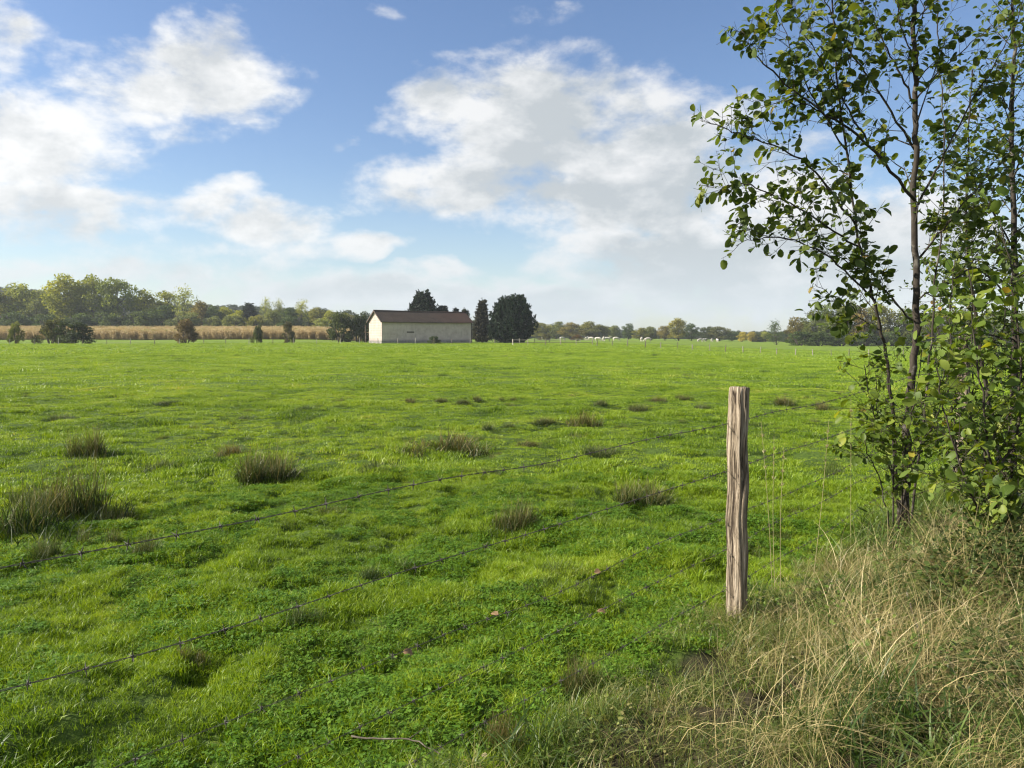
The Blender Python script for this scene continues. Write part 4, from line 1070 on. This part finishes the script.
def make_cows():
    me = {}
    for gz in (True, False):
        m_ = cow_mesh(gz); m_.materials.clear(); m_.materials.append(M['cow'])
        m_.polygons.foreach_set('use_smooth', np.ones(len(m_.polygons), bool)); me[gz] = m_
    def ears(gz):
        g = G(); hx, hz = ((1.27, .46) if gz else (1.36, 1.46))
        for s in (-1, 1):
            a = np.array((hx, s * .11, hz)); 
            g.add([a, a + (.0, s * .20, .05), a + (-.03, s * .20, -.05), a + (.05, s * .02, -.06), a + (.03, s * .1, .0)], [np.array(((0, 4, 1), (0, 1, 2), (0, 2, 3), (3, 2, 4), (4, 2, 1), (0, 3, 4)))])
        return g.mesh('ears', M['cowdark'])
    em = {True: ears(True), False: ears(False)}
    L = [(542, 336.9, 330, True, 90, 'faint white cow farthest left near the cypress'), (562, 338.0, 290, True, 20, 'white cow grazing alone left of the dark red bush'),
         (586.5, 338.3, 270, False, 60, 'standing white cow right beside the dark red bush'), (591, 338.6, 275, True, 160, 'white cow close behind the one at the dark red bush'),
         (598, 340.2, 235, True, -20, 'white cow with lowered head in the middle of the cluster'), (603.5, 340.4, 240, False, 80, 'white cow seen end on in the cluster'),
         (607, 340.5, 240, False, 5, 'white cow standing broadside in the cluster'), (616, 340.6, 250, True, 0, 'low white cow at the right end of the cluster'),
         (641.5, 341.3, 235, False, 75, 'left one of the two big white cows before the olive bush'), (648, 341.4, 232, True, 185, 'right one of the two big white cows before the olive bush'),
         (700.3, 341.0, 290, True, 200, 'far small cow, first of four beyond the tall pale tree'), (704, 341.0, 300, False, 30, 'far small cow next to the first of the four'),
         (712, 341.0, 310, True, 60, 'dim far small cow, third of four'), (717.5, 341.0, 290, False, 90, 'brighter far small cow, last of four')]
    for (px, py, Y, gz, rz, lab) in L:
        p = at(px, py, Y); z = h1(p.x, Y)
        r = empty('cow', (p.x, Y, z), R(rz)); tag(r, lab, 'cow', 'white cattle grazing in the far pasture')
        b = bpy.data.objects.new('body', me[gz]); col.objects.link(b); b.parent = r
        e = bpy.data.objects.new('ears', em[gz]); col.objects.link(e); e.parent = r
make_cows()


# ------------------------------------------------------------------ alders on the bank
def leaf_shapes(g, pos, dirv, nrm, size, var, fold=.22):
    """round-ended alder leaves: a midrib and two folded halves"""
    n = len(pos)
    d = dirv / (np.linalg.norm(dirv, axis=1, keepdims=True) + 1e-9)
    s = np.cross(d, nrm); s /= np.linalg.norm(s, axis=1, keepdims=True) + 1e-9
    u = np.cross(s, d)
    size = size[:, None]
    curl = rng.normal(.12, .28, n)[:, None]
    fold = rng.uniform(-.05, .6, n)[:, None] if np.isscalar(fold) and n > 1 else fold
    asy = rng.uniform(.75, 1.1, n)[:, None]; wd = rng.uniform(.72, 1.08, n)[:, None]
    T = [0, .22, .5, .78, .96]; Wd = [.03, .29, .41, .36, .14]
    V = []
    for k, (tt, w) in enumerate(zip(T, Wd)):
        w = w * wd; c = pos + d * size * tt - u * size * curl * tt * tt
        V += [c - s * size * w + u * size * w * fold, c, c + s * size * w * asy + u * size * w * fold]
    v = np.stack(V, 1).reshape(-1, 3); m = 15; b0 = np.arange(n)[:, None] * m
    v = v + (vnoise(np.arange(len(v)) * .77, np.arange(len(v)) * 1.3, 99)[:, None] - .5) * .10 * np.repeat(size, m, 0)
    fs = []
    for k in range(4):
        a = 3 * k
        fs.append(b0 + np.array([[a, a + 1, a + 4, a + 3]])); fs.append(b0 + np.array([[a + 1, a + 2, a + 5, a + 4]]))
    g.add(v, [np.concatenate(fs)], np.repeat(var, m))

class Alder:
    def __init__(s, name, label, base):
        s.root = empty(name, base); s.L = np.array(base, float); tag(s.root, label, 'tree' if 'tree' in name else 'shrub')
        s.wood = G(); s.crown = G(); s.lp = []; s.ld = []; s.lsz = []
    def limb(s, pts, r0, r1, n=None, twigs=0, tl=(.25, .5), start=.1, end=1.0, leafy=1.0, size=.07, up=.25, tips=True, density=30):
        p = spline([tuple(q) for q in pts], n or max(6, 5 * len(pts)))
        p[1:-1] += rng.normal(0, .006, (len(p) - 2, 3))
        m = len(p); rad = r0 + (r1 - r0) * np.linspace(0, 1, m) ** .8
        v, f = tube(p, rad, 8 if r0 > .02 else 5); s.wood.add(v - s.L, f)
        if tips: s.leaves(p[int(m * .7):], .6 * leafy, size, density)
        for q in range(twigs):
            k = start + (end - start) * (q + rng.uniform(.1, .9)) / max(1, twigs)
            i = min(m - 2, int(k * (m - 1))); b = p[i]; tg = p[i + 1] - p[i]; tg = tg / (np.linalg.norm(tg) + 1e-9)
            rv = rng.normal(0, 1, 3); rv -= tg * rv.dot(tg); rv /= np.linalg.norm(rv) + 1e-9
            d = tg * rng.uniform(.5, .95) + rv * rng.uniform(.55, 1.0) + np.array((0, 0, up)); d /= np.linalg.norm(d)
            L = rng.uniform(*tl) * (1.1 - .5 * k)
            s.twig(b, d, L, max(.0018, rad[i] * .38), leafy, size, 1, density)
    def twig(s, b, d, L, r, leafy, size, depth, density):
        m = max(4, int(L / .06)); k = np.linspace(0, 1, m)[:, None]
        bend = rng.normal(0, .16, 3) + np.array((0, 0, .08))
        p = b + d * L * k + bend * L * k * k
        v, f = tube(p, np.linspace(min(r, .008), .0011, m), 4, False); s.wood.add(v - s.L, f)
        s.leaves(p[1:], leafy, size, density)
        if depth and L > .2:
            for q in range(rng.integers(1, 4)):
                i = rng.integers(1, m - 1); rv = rng.normal(0, 1, 3); rv -= d * rv.dot(d); rv /= np.linalg.norm(rv)
                dd = d * .7 + rv * .75 + np.array((0, 0, .1)); dd /= np.linalg.norm(dd)
                s.twig(p[i], dd, L * rng.uniform(.35, .6), r * .6, leafy, size, depth - 1, density)
    def leaves(s, p, leafy, size, density):
        seg = np.linalg.norm(np.diff(p, axis=0), axis=1).sum() if len(p) > 1 else 0
        n = rng.poisson(max(.8, seg * density) * leafy)
        for q in range(n):
            k = rng.uniform(.05, 1) * (len(p) - 1); i = min(int(k), len(p) - 2); f = k - i
            b = p[i] * (1 - f) + p[i + 1] * f; tg = p[i + 1] - p[i]; tg = tg / (np.linalg.norm(tg) + 1e-9)
            rv = rng.normal(0, 1, 3); rv -= tg * rv.dot(tg); rv /= np.linalg.norm(rv) + 1e-9
            d = tg * rng.uniform(.1, .7) + rv + np.array((0, 0, -.15)); d /= np.linalg.norm(d)
            pet = b + d * rng.uniform(.012, .028)
            v, f_ = tube(np.array([b, pet]), [.0012, .0009], 3, False); s.wood.add(v - s.L, f_)
            s.lp.append(pet - s.L); s.ld.append(d); s.lsz.append(size * rng.choice([.35, .55, .8, 1.0, 1.2, 1.45]))
    def done(s, tint=(1, 1, 1), smooth=True):
        lp, ld, sz = np.array(s.lp), np.array(s.ld), np.array(s.lsz); n = len(lp)
        ld = ld + np.array((0, 0, -.25)) + rng.normal(0, .15, (n, 3))
        nr = rng.normal(0, .55, (n, 3)) + np.array((-.15, 0, 1.0))
        leaf_shapes(s.crown, lp, ld, nr, sz, rng.beta(1.6, 1.8, n) * rng.choice([1, 1], n))
        w = s.wood.build('trunk', M['alder_bark'], s.root, smooth=True)
        c = s.crown.build('crown', M['alder'], s.root, smooth=True); c.color = (*tint, 1)
        print(s.root.name, 'leaves', n)
def px3(L): return [at(*q) for q in L]

Y0 = 6.3
gb_ = ground(905, 505)
b = at(905, 505, Y0); A = Alder('alder_tree', 'tall slender alder with dark trunk and sparse leaves against the sky', (b.x, Y0, h1(b.x, Y0)))
foot = (b.x, Y0, h1(b.x, Y0) - .1)
A.limb([foot] + px3([(908, 420, Y0), (917, 320, Y0), (914, 210, Y0 + .05), (916, 100, Y0 + .1), (913, 0, Y0 + .1), (912, -120, Y0 + .1)]), .038, .014, 60, 13, (.35, .7), .45, 1, .8, .066)
# second stem leaning left
A.limb([(foot[0] - .06, foot[1] - .05, foot[2])] + px3([(893, 430, Y0 - .1), (886, 360, Y0 - .15), (874, 300, Y0 - .2), (858, 235, Y0 - .25), (846, 150, Y0 - .3), (836, 60, Y0 - .3), (829, -40, Y0 - .3)]), .018, .006, 44, 20, (.3, .6), .38, 1, .8, .066)
# third, thin, right of the trunk
A.limb([(foot[0] + .10, foot[1] + .1, foot[2])] + px3([(925, 400, Y0 + .2), (934, 300, Y0 + .3), (942, 220, Y0 + .3), (944, 140, Y0 + .35), (938, 30, Y0 + .4), (935, -60, Y0 + .4)]), .011, .004, 36, 18, (.3, .5), .35, 1, .8, .066)
BR = [  # limbs that make the outline: (points, thickness, twigs)
    ([(915, 200, Y0), (868, 145, Y0 - .25), (822, 112, Y0 - .45), (776, 76, Y0 - .6), (752, 50, Y0 - .65), (741, 30, Y0 - .7)], .014, 18),
    ([(856, 225, Y0 - .25), (815, 172, Y0 - .45), (775, 146, Y0 - .6), (738, 134, Y0 - .7), (706, 121, Y0 - .75)], .010, 16),
    ([(862, 250, Y0 - .25), (822, 224, Y0 - .45), (775, 196, Y0 - .6), (740, 184, Y0 - .65), (720, 190, Y0 - .7)], .009, 19),
    ([(874, 300, Y0 - .2), (838, 264, Y0 - .45), (795, 240, Y0 - .6), (760, 238, Y0 - .65), (736, 246, Y0 - .7)], .009, 18),
    ([(912, 320, Y0), (880, 286, Y0 - .2), (845, 262, Y0 - .3), (815, 240, Y0 - .4)], .009, 9),
    ([(880, 330, Y0 - .2), (858, 318, Y0 - .35), (838, 300, Y0 - .45), (815, 284, Y0 - .5)], .006, 8),
    ([(915, 105, Y0 + .1), (893, 60, Y0), (872, 20, Y0 - .1), (855, -20, Y0 - .15)], .010, 9),
    ([(915, 150, Y0 + .1), (880, 95, Y0 - .05), (850, 50, Y0 - .2), (825, 0, Y0 - .3), (810, -40, Y0 - .3)], .011, 12),
    ([(868, 145, Y0 - .25), (838, 90, Y0 - .3), (808, 40, Y0 - .4), (790, 0, Y0 - .45)], .008, 11),
    ([(822, 112, Y0 - .45), (790, 100, Y0 - .5), (760, 108, Y0 - .55)], .006, 7),
    ([(846, 150, Y0 - .3), (812, 95, Y0 - .45), (792, 50, Y0 - .5), (775, 5, Y0 - .5)], .007, 10),
    ([(918, 205, Y0 + .1), (944, 155, Y0), (974, 98, Y0 - .1), (1003, 49, Y0 - .2), (1022, 5, Y0 - .3)], .011, 10),
    ([(916, 100, Y0 + .1), (940, 72, Y0), (975, 40, Y0 - .1), (1005, 15, Y0 - .1)], .008, 8),
    ([(917, 260, Y0 + .05), (950, 220, Y0 - .1), (985, 180, Y0 - .2), (1020, 140, Y0 - .3)], .010, 11),
    ([(915, 300, Y0), (950, 282, Y0 - .2), (985, 255, Y0 - .3), (1012, 235, Y0 - .4)], .008, 10),
    ([(914, 60, Y0 + .1), (900, 20, Y0), (890, -30, Y0)], .007, 6),
    ([(842, 110, Y0 - .3), (850, 60, Y0 - .4), (862, 10, Y0 - .4)], .006, 7),
]
for pts, r, tw in BR: A.limb(px3(pts), r, .0022, None, int(tw * 1.8), (.16, .38), .10, 1.0, 1.0, .055, .15, True, 36)
A.done()

# the second alder, farther back on the right, finer leaves in the picture
Y1 = 9.2
b = at(1012, 470, Y1); z = h1(b.x, Y1); B = Alder('alder_tree', 'dense bushy alder filling the right edge behind the tall one', (b.x, Y1, z))
B.limb([(b.x, Y1, z - .1)] + px3([(1015, 350, Y1), (1014, 230, Y1), (1012, 130, Y1), (1014, 40, Y1), (1010, -40, Y1)]), .05, .012, 50, 46, (.5, 1.0), .12, 1, 1.25, .054)
B.limb([(b.x - .1, Y1, z - .1)] + px3([(985, 380, Y1 - .2), (972, 290, Y1 - .3), (966, 220, Y1 - .3), (968, 150, Y1 - .3), (972, 70, Y1 - .3)]), .03, .006, 40, 40, (.45, .9), .2, 1, 1.15, .054)
B.limb([(b.x + .3, Y1, z - .1)] + px3([(1040, 350, Y1), (1050, 230, Y1), (1048, 130, Y1), (1045, 30, Y1)]), .04, .01, 40, 40, (.5, 1.0), .15, 1, 1.25, .054)
for pts in ([(1014, 250, Y1), (985, 200, Y1 - .3), (955, 170, Y1 - .5), (940, 150, Y1 - .6)], [(1014, 300, Y1), (980, 270, Y1 - .3), (950, 250, Y1 - .6), (930, 235, Y1 - .7)], [(1012, 180, Y1), (1035, 130, Y1 - .3), (1060, 90, Y1 - .5)], [(1014, 340, Y1), (975, 330, Y1 - .4), (945, 310, Y1 - .6), (925, 290, Y1 - .8)]):
    B.limb(px3(pts), .012, .003, None, 16, (.35, .7), .1, 1, 1.3, .054, .15, True, 30)
B.done((.85, .9, .85))

# leafy shrub close to us at the right edge, and the sprouts round the foot of the tall alder
def shrub(label, px, py, Y, stems, size, leafy, tint=(1, 1, 1), tw=10, density=17):
    b = at(px, py, Y); z = h1(b.x, Y); S = Alder('alder_shrub', label, (b.x, Y, z))
    for (pts, r) in stems:
        S.limb([(b.x + rng.normal(0, .08), Y + rng.normal(0, .08), z - .05)] + px3(pts), r, .003, None, tw, (.18, .42), .15, 1, leafy, size, .1, True, density)
    S.done(tint)
Y2 = 4.9
shrub('broad leaved alder shrub with pale shining leaves at the right edge', 1000, 590, Y2, [
    ([(992, 500, Y2), (985, 420, Y2 - .1), (975, 340, Y2 - .1), (968, 270, Y2 - .1)], .012), ([(1010, 480, Y2), (1020, 390, Y2), (1015, 300, Y2), (1000, 220, Y2)], .013),
    ([(1000, 470, Y2 - .1), (1040, 400, Y2 - .1), (1050, 300, Y2 - .1)], .012), ([(985, 520, Y2 - .1), (955, 450, Y2 - .2), (940, 390, Y2 - .2), (935, 340, Y2 - .2)], .009),
    ([(1005, 540, Y2 - .2), (1025, 500, Y2 - .3), (1040, 470, Y2 - .3)], .007), ([(995, 560, Y2 - .2), (1012, 530, Y2 - .3), (1008, 510, Y2 - .35)], .005),
    ([(990, 480, Y2), (960, 400, Y2 + .1), (950, 320, Y2 + .2), (955, 260, Y2 + .2)], .010)], .060, 1.15, (1.4, 1.4, 1.2), 23, 28)
Y3 = 6.0
shrub('leafy alder sprouts around the foot of the tall alder trunk', 898, 515, Y3, [
    ([(885, 450, Y3), (870, 400, Y3), (864, 365, Y3 - .1)], .008), ([(895, 440, Y3 - .1), (890, 390, Y3 - .2), (885, 345, Y3 - .2)], .008), ([(905, 450, Y3 - .2), (915, 400, Y3 - .3), (922, 350, Y3 - .3)], .008),
    ([(915, 460, Y3), (935, 420, Y3 - .1), (948, 370, Y3 - .2)], .008), ([(880, 480, Y3 - .1), (868, 455, Y3 - .2), (862, 430, Y3 - .2)], .006), ([(905, 480, Y3 - .2), (915, 455, Y3 - .3), (905, 430, Y3 - .3)], .006), ([(890, 470, Y3), (878, 420, Y3 + .1), (876, 380, Y3 + .1)], .007)], .056, .95, (1.35, 1.35, 1.0), 16, 24)
Y4 = 7.4
shrub('thick alder bush between the two alder trees', 965, 500, Y4, [
    ([(955, 430, Y4), (945, 370, Y4), (935, 310, Y4)], .012), ([(970, 420, Y4), (972, 340, Y4), (965, 270, Y4)], .012), ([(985, 420, Y4), (1000, 350, Y4), (1010, 280, Y4)], .012), ([(975, 450, Y4), (1015, 400, Y4), (1040, 340, Y4)], .012), ([(950, 460, Y4 - .1), (930, 420, Y4 - .2), (918, 390, Y4 - .2)], .009)], .058, 1.15, (1.15, 1.2, .95), 28, 28)


# ------------------------------------------------------------------ small things in the grass
def stalks():
    gs_ = 'tall dry grass stalks beside the post'
    for (bx, by, tx, ty, Y, lab) in ((774, 545, 761, 421, 4.7, 'tall pale stalk leaning left, nearest the post'), (776, 545, 774, 436, 4.75, 'straight upright stalk right of the one leaning left'), (782, 540, 784, 446, 4.7, 'shortest upright stalk of the four by the post'),
                                     (814, 535, 829, 419, 4.9, 'lone dry stalk leaning right beyond the post'), (852, 500, 851, 398, 5.8, 'thin dry stalk just left of the alder sprouts')):
        a = at(bx, by, Y); z = h1(a.x, Y); tip = at(tx, ty, Y)
        r = empty('grass_stalk', (a.x, Y, z)); tag(r, lab, 'grass stalk', gs_); L = np.array((a.x, Y, z))
        p = spline([L - (0, 0, .03), (L * .5 + np.array(tip) * .5) + rng.normal(0, .008, 3), np.array(tip)], 12)
        g = G(); v, f = tube(p - L, np.linspace(.0021, .0011, 12), 5); g.add(v, f, .8); g.build('stem', M['stalk'], r)
        g = G()
        for q in range(26):
            k = rng.uniform(.78, 1); c = p[min(11, int(k * 11))] - L; d = rng.normal(0, .35, 3) + np.array((0, 0, 1)); d /= np.linalg.norm(d); s = np.cross(d, rng.normal(0, 1, 3)); s /= np.linalg.norm(s)
            g.add([c - s * .0012, c + d * .012 + s * .0025, c + d * .028, c + d * .012 - s * .0025], [np.array(((0, 1, 2, 3),))], rng.uniform(.6, 1))
        g.build('seed_head', M['stalk'], r)
M['stalk'] = leaf_mat('stalk_straw', [(0, (.16, .15, .055)), (.7, (.32, .28, .13)), (1, (.45, .38, .22))], .2, .5, .3, (1, 1, .8), False)
stalks()
def sticks():
    for (pts, r, lab) in (([(352, 748), (378, 751), (405, 750), (425, 757), (440, 766)], .004, 'thin grey fallen stick in the grass at the bottom'), ([(905, 625, .18), (918, 660, .12), (925, 690, .06)], .004, 'pale broken stick lying in the straw on the bank')):
        P = []
        for q in pts:
            w = ground(q[0], q[1]); P.append((w.x, w.y, w.z + (q[2] if len(q) > 2 else .045)))
        p = spline(P, 16); p += rng.normal(0, .003, p.shape)
        o = empty('fallen_stick', tuple(p[0])); tag(o, lab, 'stick')
        g = G(); v, f = tube(p - p[0], np.linspace(r, r * .5, 16), 6); g.add(v, f); g.build('stem', M['twig'], o, smooth=True)
        g = G(); d = (p[9] - p[6]); sdv = np.array((-d[1], d[0], .02)); v, f = tube(np.array([p[8] - p[0], p[8] - p[0] + sdv * .8 + d * .5]), [r * .6, r * .25], 5); g.add(v, f); g.build('side_twig', M['twig'], o)
    for (px, py, lab) in ((597, 617, 'pale orange fallen leaf in the grass left of the post foot'), (403, 659, 'small brown fallen leaf in the near green grass'), (491, 620, 'curled brown fallen leaf between two wires'), (594, 578, 'dry beige fallen leaf above the pale orange one'), (915, 516, 'yellow fallen leaf lying below the alder sprouts')):
        p = ground(px, py); g = G()
        leaf_shapes(g, np.zeros((1, 3)), np.array([[rng.uniform(.5, 1), rng.uniform(-.5, .5), .12]]), np.array([[rng.normal(0, .3), -.6, 1]]), np.array([.045]), np.array([.5]), .4)
        o = g.build('fallen_leaf', M['deadleaf'], smooth=True); o.location = (p.x, p.y, p.z + .035); tag(o, lab, 'fallen leaf', 'fallen leaves in the grass')
sticks()


# ------------------------------------------------------------------ the autumn air
def make_haze():
    m, t = material('haze_air'); g = G(); v, f = box((0, 0, 30), (3300, 3300, 90)); g.add(v, f)
    pv = t.n('ShaderNodeVolumePrincipled', {'Color': (.86, .93, 1.0, 1), 'Density': HAZE, 'Anisotropy': 0.0})
    t.n('ShaderNodeOutputMaterial', {'Volume': pv.outputs[0]})
    o = g.build('haze', m); tag(o, 'thin bluish autumn haze lying over the whole meadow', 'haze', kind='stuff')
if HAZE: make_haze()
